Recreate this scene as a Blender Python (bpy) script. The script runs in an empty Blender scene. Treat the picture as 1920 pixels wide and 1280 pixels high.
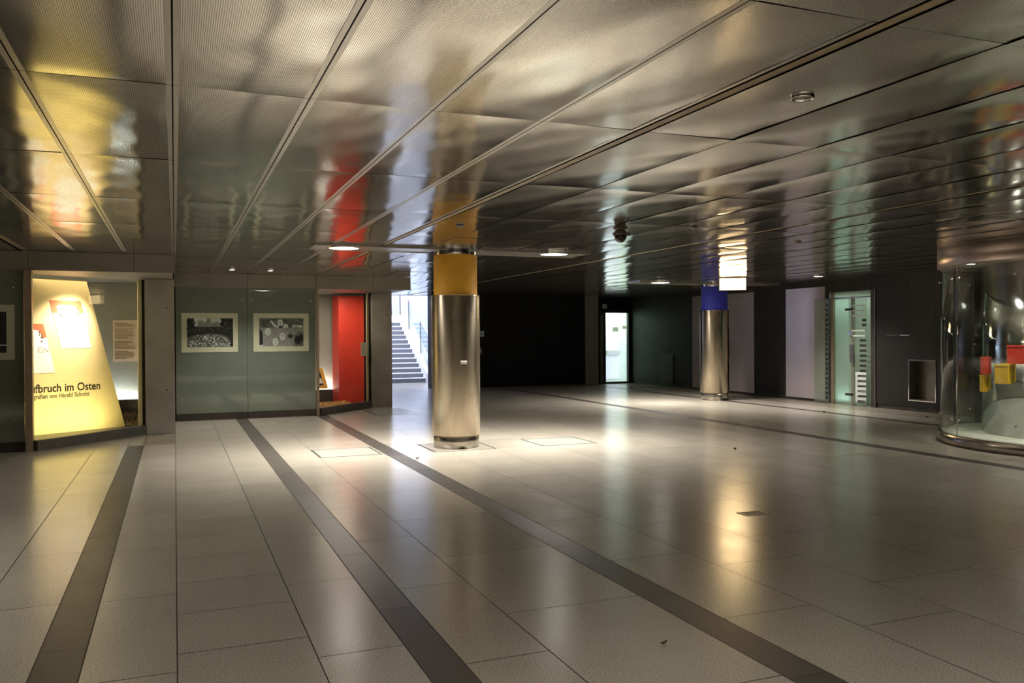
import bpy, bmesh, math, random
import numpy as np
from mathutils import Vector, Matrix
random.seed(7)
C = bpy.context.scene.collection
PI = math.pi
H = 2.82            # ceiling height
# ------------------------------------------------------------------ camera
RM = np.array([[0.927836636602977, -0.3729484951944931, -0.005347495623041414],
               [-0.007858585709414535, -0.005213121724539959, -0.9999555320075654],
               [0.37290403377801583, 0.9278374013231243, -0.007767773041782164]])
FPX = 1574.0344834282037
cd = bpy.data.cameras.new('camera'); cam = bpy.data.objects.new('camera', cd); C.objects.link(cam)
cd.sensor_width = 36.0; cd.lens = FPX / 1920 * 36.0; cd.clip_start = 0.05; cd.clip_end = 200
m = Matrix.Identity(4)
for i in range(3):
    m[i][0] = RM[0][i]; m[i][1] = -RM[1][i]; m[i][2] = -RM[2][i]
m.translation = (0, 0, 1.6)
cam.matrix_world = m
bpy.context.scene.camera = cam

def P(x, y, n, d):
    """point where the sight line through a photo pixel meets the real plane n.p = d"""
    r = RM.T @ np.array([(x - 960) / FPX, (y - 640) / FPX, 1.0])
    o = np.array([0, 0, 1.6]); n = np.array(n, float)
    t = (d - n @ o) / (n @ r)
    return Vector(o + t * r)

# ------------------------------------------------------------------ materials
def newmat(name):
    mt = bpy.data.materials.new(name); mt.use_nodes = True
    nt = mt.node_tree; nt.nodes.clear()
    out = nt.nodes.new('ShaderNodeOutputMaterial')
    return mt, nt, out
def N(nt, kind, **kw):
    n = nt.nodes.new(kind)
    for k, v in kw.items():
        if k in n.inputs: n.inputs[k].default_value = v
        else: setattr(n, k, v)
    return n
def c4(c): return (c[0], c[1], c[2], 1.0)
def mat(name, col, rough=.5, metal=0., var=.12, scale=6., bump=0., bscale=40., spec=.5, stretch=(1, 1, 1), rvar=0., coat=0., aniso=0.):
    mt, nt, out = newmat(name)
    b = N(nt, 'ShaderNodeBsdfPrincipled')
    b.inputs['Roughness'].default_value = rough; b.inputs['Metallic'].default_value = metal
    b.inputs['Specular IOR Level'].default_value = spec
    b.inputs['Coat Weight'].default_value = coat
    if aniso:
        b.inputs['Anisotropic'].default_value = aniso; b.inputs['Anisotropic Rotation'].default_value = .25
        tg = N(nt, 'ShaderNodeTangent', direction_type='RADIAL', axis='Z'); nt.links.new(tg.outputs[0], b.inputs['Tangent'])
    tc = N(nt, 'ShaderNodeTexCoord'); mp = N(nt, 'ShaderNodeMapping'); mp.inputs['Scale'].default_value = stretch
    nt.links.new(tc.outputs['Object'], mp.inputs[0])
    no = N(nt, 'ShaderNodeTexNoise'); no.inputs['Scale'].default_value = scale; no.inputs['Detail'].default_value = 5
    nt.links.new(mp.outputs[0], no.inputs[0])
    rp = N(nt, 'ShaderNodeValToRGB')
    rp.color_ramp.elements[0].position = .3; rp.color_ramp.elements[1].position = .7
    rp.color_ramp.elements[0].color = c4([v * (1 - var) for v in col]); rp.color_ramp.elements[1].color = c4([min(1, v * (1 + var)) for v in col])
    nt.links.new(no.outputs[0], rp.inputs[0]); nt.links.new(rp.outputs[0], b.inputs['Base Color'])
    if rvar:
        mr = N(nt, 'ShaderNodeMapRange'); mr.inputs['To Min'].default_value = rough - rvar; mr.inputs['To Max'].default_value = rough + rvar
        nt.links.new(no.outputs[0], mr.inputs[0]); nt.links.new(mr.outputs[0], b.inputs['Roughness'])
    if bump:
        n2 = N(nt, 'ShaderNodeTexNoise'); n2.inputs['Scale'].default_value = bscale; n2.inputs['Detail'].default_value = 3
        nt.links.new(mp.outputs[0], n2.inputs[0])
        bp = N(nt, 'ShaderNodeBump'); bp.inputs['Strength'].default_value = 1; bp.inputs['Distance'].default_value = bump
        nt.links.new(n2.outputs[0], bp.inputs['Height']); nt.links.new(bp.outputs[0], b.inputs['Normal'])
    nt.links.new(b.outputs[0], out.inputs[0])
    return mt
def emit(name, col, st):
    mt, nt, out = newmat(name)
    e = N(nt, 'ShaderNodeEmission'); e.inputs[0].default_value = c4(col); e.inputs[1].default_value = st
    nt.links.new(e.outputs[0], out.inputs[0]); return mt
def glass(name, tint=(.93, .97, .95), rough=0., ior=1.5, gl=1.0):
    mt, nt, out = newmat(name)
    t = N(nt, 'ShaderNodeBsdfTransparent'); t.inputs[0].default_value = c4(tint)
    g = N(nt, 'ShaderNodeBsdfGlossy'); g.inputs['Roughness'].default_value = rough; g.inputs[0].default_value = (1, 1, 1, 1)
    lw = N(nt, 'ShaderNodeLayerWeight'); lw.inputs['Blend'].default_value = .5
    pw = N(nt, 'ShaderNodeMath', operation='POWER'); pw.inputs[1].default_value = 5.0
    nt.links.new(lw.outputs['Facing'], pw.inputs[0])
    ma = N(nt, 'ShaderNodeMath', operation='MULTIPLY_ADD'); ma.inputs[1].default_value = .9; ma.inputs[2].default_value = .035 * gl
    nt.links.new(pw.outputs[0], ma.inputs[0])
    mx = N(nt, 'ShaderNodeMixShader'); nt.links.new(ma.outputs[0], mx.inputs[0])
    nt.links.new(t.outputs[0], mx.inputs[1]); nt.links.new(g.outputs[0], mx.inputs[2]); nt.links.new(mx.outputs[0], out.inputs[0])
    return mt
def filmed(name, tint, film, k):
    mt = glass(name, tint); nt = mt.node_tree
    out = next(n for n in nt.nodes if n.type == 'OUTPUT_MATERIAL'); src = out.inputs[0].links[0].from_socket
    d = N(nt, 'ShaderNodeBsdfDiffuse'); d.inputs[0].default_value = c4(film)
    tr = N(nt, 'ShaderNodeBsdfTranslucent'); tr.inputs[0].default_value = c4(film)
    a = N(nt, 'ShaderNodeMixShader'); nt.links.new(d.outputs[0], a.inputs[1]); nt.links.new(tr.outputs[0], a.inputs[2])
    m = N(nt, 'ShaderNodeMixShader'); m.inputs[0].default_value = k
    nt.links.new(src, m.inputs[1]); nt.links.new(a.outputs[0], m.inputs[2]); nt.links.new(m.outputs[0], out.inputs[0])
    return mt
def frosted(name, col, k=.75):
    mt, nt, out = newmat(name)
    d = N(nt, 'ShaderNodeBsdfTranslucent'); d.inputs[0].default_value = c4(col)
    g = N(nt, 'ShaderNodeBsdfPrincipled'); g.inputs['Base Color'].default_value = c4(col); g.inputs['Roughness'].default_value = .35
    no = N(nt, 'ShaderNodeTexNoise'); no.inputs['Scale'].default_value = 3
    mr = N(nt, 'ShaderNodeMapRange'); mr.inputs['To Min'].default_value = .3; mr.inputs['To Max'].default_value = .45
    nt.links.new(no.outputs[0], mr.inputs[0]); nt.links.new(mr.outputs[0], g.inputs['Roughness'])
    mx = N(nt, 'ShaderNodeMixShader'); mx.inputs[0].default_value = 1 - k
    nt.links.new(d.outputs[0], mx.inputs[1]); nt.links.new(g.outputs[0], mx.inputs[2]); nt.links.new(mx.outputs[0], out.inputs[0])
    return mt

def granite(name, col, dark, rough, spec=.5):
    mt, nt, out = newmat(name)
    b = N(nt, 'ShaderNodeBsdfPrincipled'); b.inputs['Roughness'].default_value = rough; b.inputs['Specular IOR Level'].default_value = spec
    tc = N(nt, 'ShaderNodeTexCoord')
    at = N(nt, 'ShaderNodeAttribute', attribute_name='tone')
    n1 = N(nt, 'ShaderNodeTexNoise'); n1.inputs['Scale'].default_value = 130; n1.inputs['Detail'].default_value = 4; n1.inputs['Roughness'].default_value = .75
    n2 = N(nt, 'ShaderNodeTexNoise'); n2.inputs['Scale'].default_value = 1.6; n2.inputs['Detail'].default_value = 6
    nt.links.new(tc.outputs['Object'], n1.inputs[0]); nt.links.new(tc.outputs['Object'], n2.inputs[0])
    rp = N(nt, 'ShaderNodeValToRGB'); e = rp.color_ramp.elements
    e[0].position = .33; e[0].color = c4(dark); e[1].position = .55; e[1].color = c4(col)
    nt.links.new(n1.outputs[0], rp.inputs[0])
    m1 = N(nt, 'ShaderNodeMapRange'); m1.inputs['From Min'].default_value = .3; m1.inputs['From Max'].default_value = .7; m1.inputs['To Min'].default_value = .95; m1.inputs['To Max'].default_value = 1.04
    nt.links.new(n2.outputs[0], m1.inputs[0])
    m2 = N(nt, 'ShaderNodeMath', operation='MULTIPLY'); nt.links.new(m1.outputs[0], m2.inputs[0]); nt.links.new(at.outputs['Fac'], m2.inputs[1])
    vm = N(nt, 'ShaderNodeVectorMath', operation='SCALE'); nt.links.new(rp.outputs[0], vm.inputs[0]); nt.links.new(m2.outputs[0], vm.inputs['Scale'])
    nt.links.new(vm.outputs[0], b.inputs['Base Color'])
    n3 = N(nt, 'ShaderNodeTexNoise'); n3.inputs['Scale'].default_value = 3.5; n3.inputs['Detail'].default_value = 4
    nt.links.new(tc.outputs['Object'], n3.inputs[0])
    m3 = N(nt, 'ShaderNodeMapRange'); m3.inputs['From Min'].default_value = .3; m3.inputs['From Max'].default_value = .7; m3.inputs['To Min'].default_value = rough - .015; m3.inputs['To Max'].default_value = rough + .02
    nt.links.new(n3.outputs[0], m3.inputs[0]); nt.links.new(m3.outputs[0], b.inputs['Roughness'])
    nt.links.new(b.outputs[0], out.inputs[0])
    return mt

def perforated(name, col, rough):
    """thin satin metal sheet with fine punched holes in a square grid"""
    mt, nt, out = newmat(name)
    b = N(nt, 'ShaderNodeBsdfPrincipled'); b.inputs['Metallic'].default_value = 1.0
    tc = N(nt, 'ShaderNodeTexCoord')
    sc = N(nt, 'ShaderNodeVectorMath', operation='SCALE'); sc.inputs['Scale'].default_value = 1 / .0085
    nt.links.new(tc.outputs['Object'], sc.inputs[0])
    fr = N(nt, 'ShaderNodeVectorMath', operation='FRACTION'); nt.links.new(sc.outputs[0], fr.inputs[0])
    sb = N(nt, 'ShaderNodeVectorMath', operation='SUBTRACT'); sb.inputs[1].default_value = (.5, .5, 0); nt.links.new(fr.outputs[0], sb.inputs[0])
    ml = N(nt, 'ShaderNodeVectorMath', operation='MULTIPLY'); ml.inputs[1].default_value = (1, 1, 0); nt.links.new(sb.outputs[0], ml.inputs[0])
    ln = N(nt, 'ShaderNodeVectorMath', operation='LENGTH'); nt.links.new(ml.outputs[0], ln.inputs[0])
    lt = N(nt, 'ShaderNodeMath', operation='LESS_THAN'); lt.inputs[1].default_value = .24; nt.links.new(ln.outputs[1], lt.inputs[0])
    no = N(nt, 'ShaderNodeTexNoise'); no.inputs['Scale'].default_value = 1.3; no.inputs['Detail'].default_value = 5; nt.links.new(tc.outputs['Object'], no.inputs[0])
    m3 = N(nt, 'ShaderNodeMapRange'); m3.inputs['From Min'].default_value = .3; m3.inputs['From Max'].default_value = .7; m3.inputs['To Min'].default_value = rough - .02; m3.inputs['To Max'].default_value = rough + .03
    nt.links.new(no.outputs[0], m3.inputs[0]); nt.links.new(m3.outputs[0], b.inputs['Roughness'])
    at = N(nt, 'ShaderNodeAttribute', attribute_name='tone')
    vm = N(nt, 'ShaderNodeVectorMath', operation='SCALE'); vm.inputs[0].default_value = col; nt.links.new(at.outputs['Fac'], vm.inputs['Scale'])
    nt.links.new(vm.outputs[0], b.inputs['Base Color'])
    hole = N(nt, 'ShaderNodeBsdfDiffuse'); hole.inputs[0].default_value = (.10, .092, .08, 1)
    mx = N(nt, 'ShaderNodeMixShader'); nt.links.new(lt.outputs[0], mx.inputs[0]); nt.links.new(b.outputs[0], mx.inputs[1]); nt.links.new(hole.outputs[0], mx.inputs[2])
    nt.links.new(mx.outputs[0], out.inputs[0])
    return mt

M = {}
M['granite'] = granite('light_granite', (.50, .462, .395), (.10, .092, .08), .215)
M['granite_dark'] = granite('dark_granite', (.085, .076, .068), (.04, .037, .033), .38, .3)
M['granite_mid'] = granite('brown_granite', (.30, .265, .215), (.14, .12, .10), .25)
M['joint'] = mat('joint_mortar', (.07, .062, .052), .8)
M['perf'] = perforated('perforated_metal', (.67, .64, .585), .13)
M['trim'] = mat('ceiling_trim_metal', (.62, .59, .53), .3, 1., .05)
M['void'] = mat('dark_void', (.012, .011, .010), .9)
M['channel'] = mat('channel_metal', (.42, .33, .21), .45, .4, .15)
M['steel'] = mat('brushed_steel', (.41, .35, .265), .27, 1., .2, 5, 0, 4, stretch=(1, 1, .25), rvar=.02, aniso=.7)
M['steel_base'] = mat('steel_plinth', (.42, .39, .34), .3, 1., .15, 8)
M['chrome'] = mat('polished_steel', (.75, .74, .72), .12, 1., .04)
M['yellow'] = mat('yellow_plaster', (.80, .42, .03), .5, 0, .06, 9, .0006, 60)
M['blue'] = mat('blue_plaster', (.045, .055, .60), .45, 0, .06, 9, .0006, 60)
M['concrete'] = mat('grey_concrete', (.30, .275, .24), .65, 0, .18, 2.5, .0015, 90)
M['plate_stone'] = mat('plate_stone', (.34, .315, .27), .3, 0, .12, 60)
M['lintel'] = mat('lintel_metal', (.27, .245, .20), .45, .55, .1, 2)
M['kick'] = mat('dark_kickboard', (.06, .052, .042), .4, .3, .2)
M['backing'] = mat('grey_green_backing', (.235, .25, .205), .5, 0, .1, 1.6, .0003, 5, spec=.3)
M['glass'] = glass('clear_glass', (.94, .965, .955))
M['glass_window'] = glass('shop_window_glass', (.95, .965, .955), gl=.15)
M['glass_green'] = glass('green_edge_glass', (.90, .96, .935))
M['glass_leaf'] = filmed('filmed_door_glass', (.90, .96, .935), (.55, .58, .53), .2)
M['frame'] = mat('bronze_frame', (.42, .33, .235), .4, .8, .1)
M['black_metal'] = mat('black_metal', (.02, .019, .018), .4, .2)
M['kerb'] = mat('grey_kerb', (.10, .095, .085), .45, .2, .2)
M['paper'] = mat('cream_mat_paper', (.86, .80, .60), .8, 0, .04)
M['paper_white'] = mat('white_paper', (.82, .81, .78), .8, 0, .03)
M['print_dark'] = mat('print_black', (.02, .02, .02), .5)
M['print_grey'] = mat('print_grey', (.17, .16, .15), .5, 0, .25, 14)
M['print_light'] = mat('print_light', (.92, .90, .84), .5, 0, .15, 12)
M['print_mid'] = mat('print_mid', (.38, .36, .33), .5, 0, .3, 25)
M['panel_yellow'] = mat('pale_yellow_board', (.78, .61, .32), .6, 0, .03)
M['orange_red'] = mat('orange_red_print', (.75, .13, .05), .6)
M['ink'] = mat('black_ink', (.01, .008, .006), .5)
M['ink_grey'] = mat('grey_ink', (.10, .085, .05), .5)
M['ink_pale'] = mat('overexposed_ink', (.5, .46, .38), .5)  # lightened to imitate strong light washing out the poster letters
M['case_wall'] = mat('case_wall_grey', (.36, .36, .31), .6, 0, .06)
M['case_cream'] = mat('cream_board', (.66, .56, .33), .6, 0, .05)
M['red'] = mat('red_lacquer', (.70, .045, .022), .5, 0, .06)
M['rubble'] = mat('crumpled_brown', (.16, .11, .065), .8, 0, .5, 20)
M['foil'] = mat('orange_foil', (.42, .20, .04), .5, .2, .6, 22)
M['pink'] = mat('salmon_paper', (.80, .62, .50), .7, 0, .03)
M['gold'] = mat('gold_frame', (.78, .46, .07), .45, 0, .1)
M['wall_dark'] = mat('charcoal_wall', (.024, .022, .021), .5, 0, .2, 1.5, spec=.3)
M['wall_black'] = mat('black_wall', (.008, .0075, .0075), .6, 0, .2, 2, spec=.2)
M['wall_plain'] = mat('plain_wall', (.20, .19, .17), .7, 0, .1)
M['wall_panel'] = mat('steel_sheet', (.74, .63, .60), .27, .7, .06, 3, 0, 2.2, stretch=(1, .3, .5), rvar=0)
M['stone_step'] = mat('grey_step', (.15, .15, .165), .55, 0, .15, 20)
M['white'] = mat('white_paint_or_daylight', (.82, .82, .82), .5, 0, .03)
M['rail'] = mat('white_rail', (.75, .76, .8), .4, .2)
M['stair_wall'] = mat('pale_stair_wall', (.46, .48, .52), .6, 0, .05)
M['frost'] = frosted('frosted_green_glass', (.55, .66, .60))
M['frost_light'] = frosted('frosted_pale_glass', (.60, .66, .60))
M['cabin'] = mat('pale_green_cabin', (.72, .80, .68), .45, 0, .03)
M['cabin_box'] = mat('cabin_grey', (.48, .53, .46), .5)
M['etch_dark'] = mat('dark_etch', (.02, .022, .02), .5)
M['etch_light'] = mat('white_etch', (.62, .68, .64), .5)
M['lamp'] = emit('lamp_glow', (1., .93, .82), 14)
M['lamp_small'] = emit('small_lamp_glow', (1., .95, .88), 9)
M['sign_face'] = emit('lit_sign_face', (1., .66, .30), 12)
M['sign_line'] = emit('lit_sign_line', (.75, .62, .05), 1.6)
M['exit_green'] = mat('exit_green', (.05, .22, .11), .5)
M['plate_olive'] = mat('olive_plate', (.13, .16, .08), .5, 0, .3, 30)
M['sign_white'] = mat('sign_white', (.55, .6, .55), .5)
M['plastic_white'] = mat('white_plastic', (.62, .60, .56), .4)
M['dome'] = mat('smoked_dome', (.03, .018, .01), .06, 0, .1, spec=.8)
M['cam_body'] = mat('camera_housing', (.16, .13, .11), .35, .2)
M['fascia'] = mat('copper_grey_fascia', (.42, .34, .30), .33, .85, .1, 2)
M['plinth'] = mat('dark_steel_plinth', (.30, .265, .23), .22, 1., .15, 4)
M['kiosk_floor'] = mat('kiosk_floor', (.58, .57, .50), .4, 0, .1, 6)
M['kiosk_steel'] = mat('kiosk_steel', (.50, .51, .50), .08, 1., .1, 4, .001, 4)
M['box_yellow'] = mat('yellow_box', (.85, .52, .03), .4, 0, .05)
M['box_red'] = mat('red_box', (.72, .05, .025), .4, 0, .05)
M['leaf'] = mat('dry_leaf', (.10, .05, .02), .8, 0, .4, 40)
M['tile_glass'] = mat('floor_glass_tile', (.36, .39, .355), .12, 0, .06, 2, spec=.7)
M['tile_frame'] = mat('tile_frame', (.06, .06, .05), .4, .6)
M['niche'] = mat('niche_steel', (.22, .20, .17), .35, .8, .1)
M['grate'] = mat('grate_metal', (.34, .32, .28), .4, .8)
M['tube'] = emit('tube_glow', (.92, .97, 1.), 10)
M['cabin_lamp'] = emit('cabin_lamp_glow', (.82, 1., .82), 2.2)
M['bulb'] = emit('bulb_glow', (1., .8, .5), 25)

# ------------------------------------------------------------------ mesh builders
class MB:
    def __init__(s): s.bm = bmesh.new(); s.mi = 0
    def face(s, pts, mi=None):
        vs = [s.bm.verts.new(p) for p in pts]
        f = s.bm.faces.new(vs); f.material_index = s.mi if mi is None else mi; return f
    def box(s, lo, hi, bev=0., mi=None):
        r = bmesh.ops.create_cube(s.bm, size=1)
        vs = r['verts']
        for v in vs:
            v.co = Vector([lo[i] + (hi[i] - lo[i]) * (v.co[i] + .5) for i in range(3)])
        fs = set(f for v in vs for f in v.link_faces)
        for f in fs: f.material_index = s.mi if mi is None else mi
        if bev:
            es = list(set(e for v in vs for e in v.link_edges))
            bmesh.ops.bevel(s.bm, geom=es, offset=bev, segments=2, affect='EDGES', profile=.5)
        return s
    def prism(s, poly, z0, z1, mi=None):
        n = len(poly)
        lo = [s.bm.verts.new((p[0], p[1], z0)) for p in poly]; hi = [s.bm.verts.new((p[0], p[1], z1)) for p in poly]
        fs = [s.bm.faces.new(lo[::-1]), s.bm.faces.new(hi)]
        for i in range(n):
            fs.append(s.bm.faces.new((lo[i], lo[(i + 1) % n], hi[(i + 1) % n], hi[i])))
        for f in fs: f.material_index = s.mi if mi is None else mi
        return s
    def slab(s, quad, t, mi=None):
        """a thin plate: any planar polygon, thickened along its normal by t"""
        q = [Vector(p) for p in quad]
        nrm = (q[1] - q[0]).cross(q[-1] - q[0]).normalized() * t
        a = [s.bm.verts.new(p) for p in q]; b = [s.bm.verts.new(p + nrm) for p in q]
        n = len(q); fs = [s.bm.faces.new(a[::-1]), s.bm.faces.new(b)]
        for i in range(n): fs.append(s.bm.faces.new((a[i], a[(i + 1) % n], b[(i + 1) % n], b[i])))
        for f in fs: f.material_index = s.mi if mi is None else mi
        return s
    def lathe(s, c, prof, seg=64, a0=0., a1=2 * PI, mi=None, axis='z', smooth=True):
        full = abs(a1 - a0 - 2 * PI) < 1e-6
        n = seg if full else seg + 1
        rings = []
        for i in range(n):
            a = a0 + (a1 - a0) * i / seg
            ring = []
            for r, z in prof:
                p = (r * math.cos(a), r * math.sin(a), z)
                if axis == 'y': p = (p[0], p[2], p[1])
                if axis == 'x': p = (p[2], p[0], p[1])
                ring.append(s.bm.verts.new((c[0] + p[0], c[1] + p[1], c[2] + p[2])))
            rings.append(ring)
        for i in range(seg):
            A = rings[i]; B = rings[(i + 1) % n]
            for k in range(len(prof) - 1):
                if prof[k][0] == 0 and prof[k + 1][0] == 0: continue
                f = s.bm.faces.new((A[k], B[k], B[k + 1], A[k + 1]))
                f.material_index = s.mi if mi is None else mi; f.smooth = smooth
        return s
    def tube(s, pts, r, seg=12, mi=None):
        pts = [Vector(p) for p in pts]; rings = []
        for i, p in enumerate(pts):
            d = (pts[min(i + 1, len(pts) - 1)] - pts[max(i - 1, 0)]).normalized()
            u = d.orthogonal().normalized() if i == 0 else (u - d * u.dot(d)).normalized()
            w = d.cross(u)
            rings.append([s.bm.verts.new(p + (u * math.cos(2 * PI * k / seg) + w * math.sin(2 * PI * k / seg)) * r) for k in range(seg)])
        for a, b in zip(rings, rings[1:]):
            for k in range(seg):
                f = s.bm.faces.new((a[k], a[(k + 1) % seg], b[(k + 1) % seg], b[k])); f.smooth = True; f.material_index = s.mi if mi is None else mi
        for ring in (rings[0][::-1], rings[-1]):
            f = s.bm.faces.new(ring); f.material_index = s.mi if mi is None else mi
        return s
    def build(s, name, mats, parent=None, fix=True, auto=False):
        if fix:
            bmesh.ops.remove_doubles(s.bm, verts=s.bm.verts, dist=1e-6)
            bmesh.ops.recalc_face_normals(s.bm, faces=s.bm.faces)
        me = bpy.data.meshes.new(name); s.bm.to_mesh(me); s.bm.free()
        for mt in (mats if isinstance(mats, (list, tuple)) else [mats]): me.materials.append(M[mt])
        o = bpy.data.objects.new(name, me); C.objects.link(o)
        if parent is not None:
            o.parent = parent
            o.matrix_parent_inverse = Matrix.Translation(parent.location).inverted()
        return o
def tag(o, label=None, cat=None, group=None, kind=None):
    if label: o['label'] = label
    if cat: o['category'] = cat
    if group: o['group'] = group
    if kind: o['kind'] = kind
    return o
def thing(name, loc, label=None, cat=None, group=None, kind=None):
    o = bpy.data.objects.new(name, None); C.objects.link(o); o.location = loc; o.empty_display_size = .1
    return tag(o, label, cat, group, kind)
def struct(o): o['kind'] = 'structure'; return o
def copy_tree(o, d, label=None, parent=None):
    c = o.copy(); C.objects.link(c)
    if parent is not None: c.parent = parent
    else: c.location = o.location + Vector(d)
    if label: c['label'] = label
    for ch in list(o.children): copy_tree(ch, d, None, c)
    return c
def text_mesh(name, body, material, parent, origin, ux, uz, width, height, extrude=.002, font_off=0.):
    """lettering set on a plane: origin = baseline start, ux = reading direction, uz = up"""
    cu = bpy.data.curves.new(name, 'FONT'); cu.body = body; cu.size = 1; cu.extrude = 0; cu.offset = .016 if 'title' in name else 0
    tmp = bpy.data.objects.new(name, cu); C.objects.link(tmp)
    dg = bpy.context.evaluated_depsgraph_get(); dg.update()
    me = bpy.data.meshes.new_from_object(tmp.evaluated_get(dg))
    C.objects.unlink(tmp); bpy.data.objects.remove(tmp); bpy.data.curves.remove(cu)
    xs = [v.co.x for v in me.vertices]; ys = [v.co.y for v in me.vertices]
    x0, x1, y1 = min(xs), max(xs), max(ys)
    ux = Vector(ux).normalized(); uz = Vector(uz).normalized(); nn = ux.cross(uz)
    for v in me.vertices:
        v.co = Vector(origin) + ux * ((v.co.x - x0) / (x1 - x0) * width) + uz * (v.co.y / y1 * height) + nn * extrude
    me.materials.clear(); me.materials.append(M[material])
    o = bpy.data.objects.new(name, me); C.objects.link(o); o.parent = parent
    o.matrix_parent_inverse = Matrix.Translation(parent.location).inverted()
    return o
def words(name, body, material, parent, origin, ux, uz, width, height, extrude=.002):
    def span(b):
        cu = bpy.data.curves.new('t', 'FONT'); cu.body = b; cu.size = 1
        tmp = bpy.data.objects.new('t', cu); C.objects.link(tmp)
        dg = bpy.context.evaluated_depsgraph_get(); dg.update()
        me = bpy.data.meshes.new_from_object(tmp.evaluated_get(dg))
        xs = [v.co.x for v in me.vertices]; ys = [v.co.y for v in me.vertices]
        r = (min(xs), max(xs), max(ys))
        bpy.data.objects.remove(tmp); bpy.data.curves.remove(cu); bpy.data.meshes.remove(me)
        return r
    a0, a1, ah = span(body); k = width / (a1 - a0); u = Vector(ux).normalized()
    pre = ''
    for wd_ in body.split(' '):
        b0, b1, bh = span(wd_); e1 = span(pre + wd_)[1]
        text_mesh(name, wd_, material, parent, Vector(origin) + u * ((e1 - (b1 - b0) - a0) * k), ux, uz, (b1 - b0) * k, height * bh / ah, extrude)
        pre += wd_ + ' '
def add_light(kind, name, loc, energy, col, **kw):
    l = bpy.data.lights.new(name, kind); l.energy = energy; l.color = col
    rot = kw.pop('rot', None)
    for k, v in kw.items(): setattr(l, k, v)
    o = bpy.data.objects.new(name, l); C.objects.link(o); o.location = loc
    if rot: o.rotation_euler = rot
    return o

# ================================================================== FLOOR
def build_floor():
    mb = MB(); bm = mb.bm; tone = bm.faces.layers.float.new('tone_f')
    J = .0032
    def quad(x0, y0, x1, y1, mi, t):
        f = mb.face([(x0, y0, 0), (x1, y0, 0), (x1, y1, 0), (x0, y1, 0)], mi); f[tone] = t
    # (x0, x1, kind, first cross joint, pitch)
    cols = [(-7, -3.4, 0, 1.1, 1.31), (-3.4, -2.1, 0, .3, 1.31), (-2.1, -1.07, 0, .8, 1.31), (-1.07, -.65, 0, .44, 1.31), (-.65, -.43, 1, .9, 1.31), (-.43, 0, 0, .38, 1.31),
            (0, .65, 0, -.04, .655), (.65, 1.09, 0, .3, 1.31), (1.09, 1.30, 1, .89, 1.31), (1.30, 1.75, 0, -.06, 1.31), (1.75, 2.63, 0, .55, 1.31),
            (2.63, 2.85, 1, .5, 1.31), (2.85, 3.47, 0, .0, 1.31), (3.47, 4.16, 0, .91, 1.31), (4.16, 5.02, 0, .2, 1.31), (5.02, 5.7, 0, .8, 1.31), (5.7, 6.45, 0, .45, 1.31),
            (6.45, 7.1, 0, 1.0, 1.31), (7.1, 7.8, 0, .1, 1.31), (7.8, 8.45, 0, .7, 1.31), (8.45, 9.09, 0, .3, 1.31), (9.09, 9.31, 1, .5, 1.31), (9.31, 10., 0, .9, 1.31),
            (10., 10.7, 0, .3, 1.31), (10.7, 11.4, 0, .8, 1.31), (11.4, 12.13, 0, .1, 1.31), (12.13, 12.33, 1, .5, 1.31), (12.33, 13.1, 0, .6, 1.31), (13.1, 15.2, 2, .6, 1.31)]
    Y0, Y1 = -4.2, 27.6
    for (x0, x1, kd, y0, p) in cols:
        ys = [Y0]
        y = y0 + math.ceil((Y0 - y0) / p) * p
        if y - Y0 < .05: y += p
        while y < Y1 - .05: ys.append(y); y += p
        ys.append(Y1)
        for a, b in zip(ys, ys[1:]):
            parts = [(a, b, kd)]
            end = 13.5 if x1 < 0 else (17.2 if x1 < 4.5 else 99)
            if kd == 1 and b > end:
                parts = [(a, end, 1), (end, b, 0)] if a < end else [(a, b, 0)]
            if -.5 < (x0 + x1) / 2 < 0 and b > 13.5:
                parts = [(a, 13.55, 0), (13.55, b, 2)] if a < 13.55 else [(a, b, 2)]
            for (aa, bb, k) in parts:
                if bb - aa < .02: continue
                t = random.uniform(.93, 1.05)
                if k == 1: t = random.uniform(.85, 1.15)
                if k == 1 and 1.0 < x0 < 1.2: t = .78 if bb < 4.9 else 1.25
                quad(x0 + J, aa + J, x1 - J, bb - J, {0: 0, 1: 1, 2: 3}[k], t)
    quad(-7.2, Y0 - .2, 15.3, Y1, 2, 1.)
    for f in bm.faces:
        if f.material_index == 2:
            for v in f.verts: v.co.z = -.003
    me = bpy.data.meshes.new('floor')
    vals = [f[tone] for f in bm.faces]
    bm.to_mesh(me); bm.free()
    at = me.attributes.new('tone', 'FLOAT', 'FACE')
    at.data.foreach_set('value', vals)
    for k in ('granite', 'granite_dark', 'joint', 'granite_mid'): me.materials.append(M[k])
    o = bpy.data.objects.new('floor', me); C.objects.link(o); struct(o)
build_floor()

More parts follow.
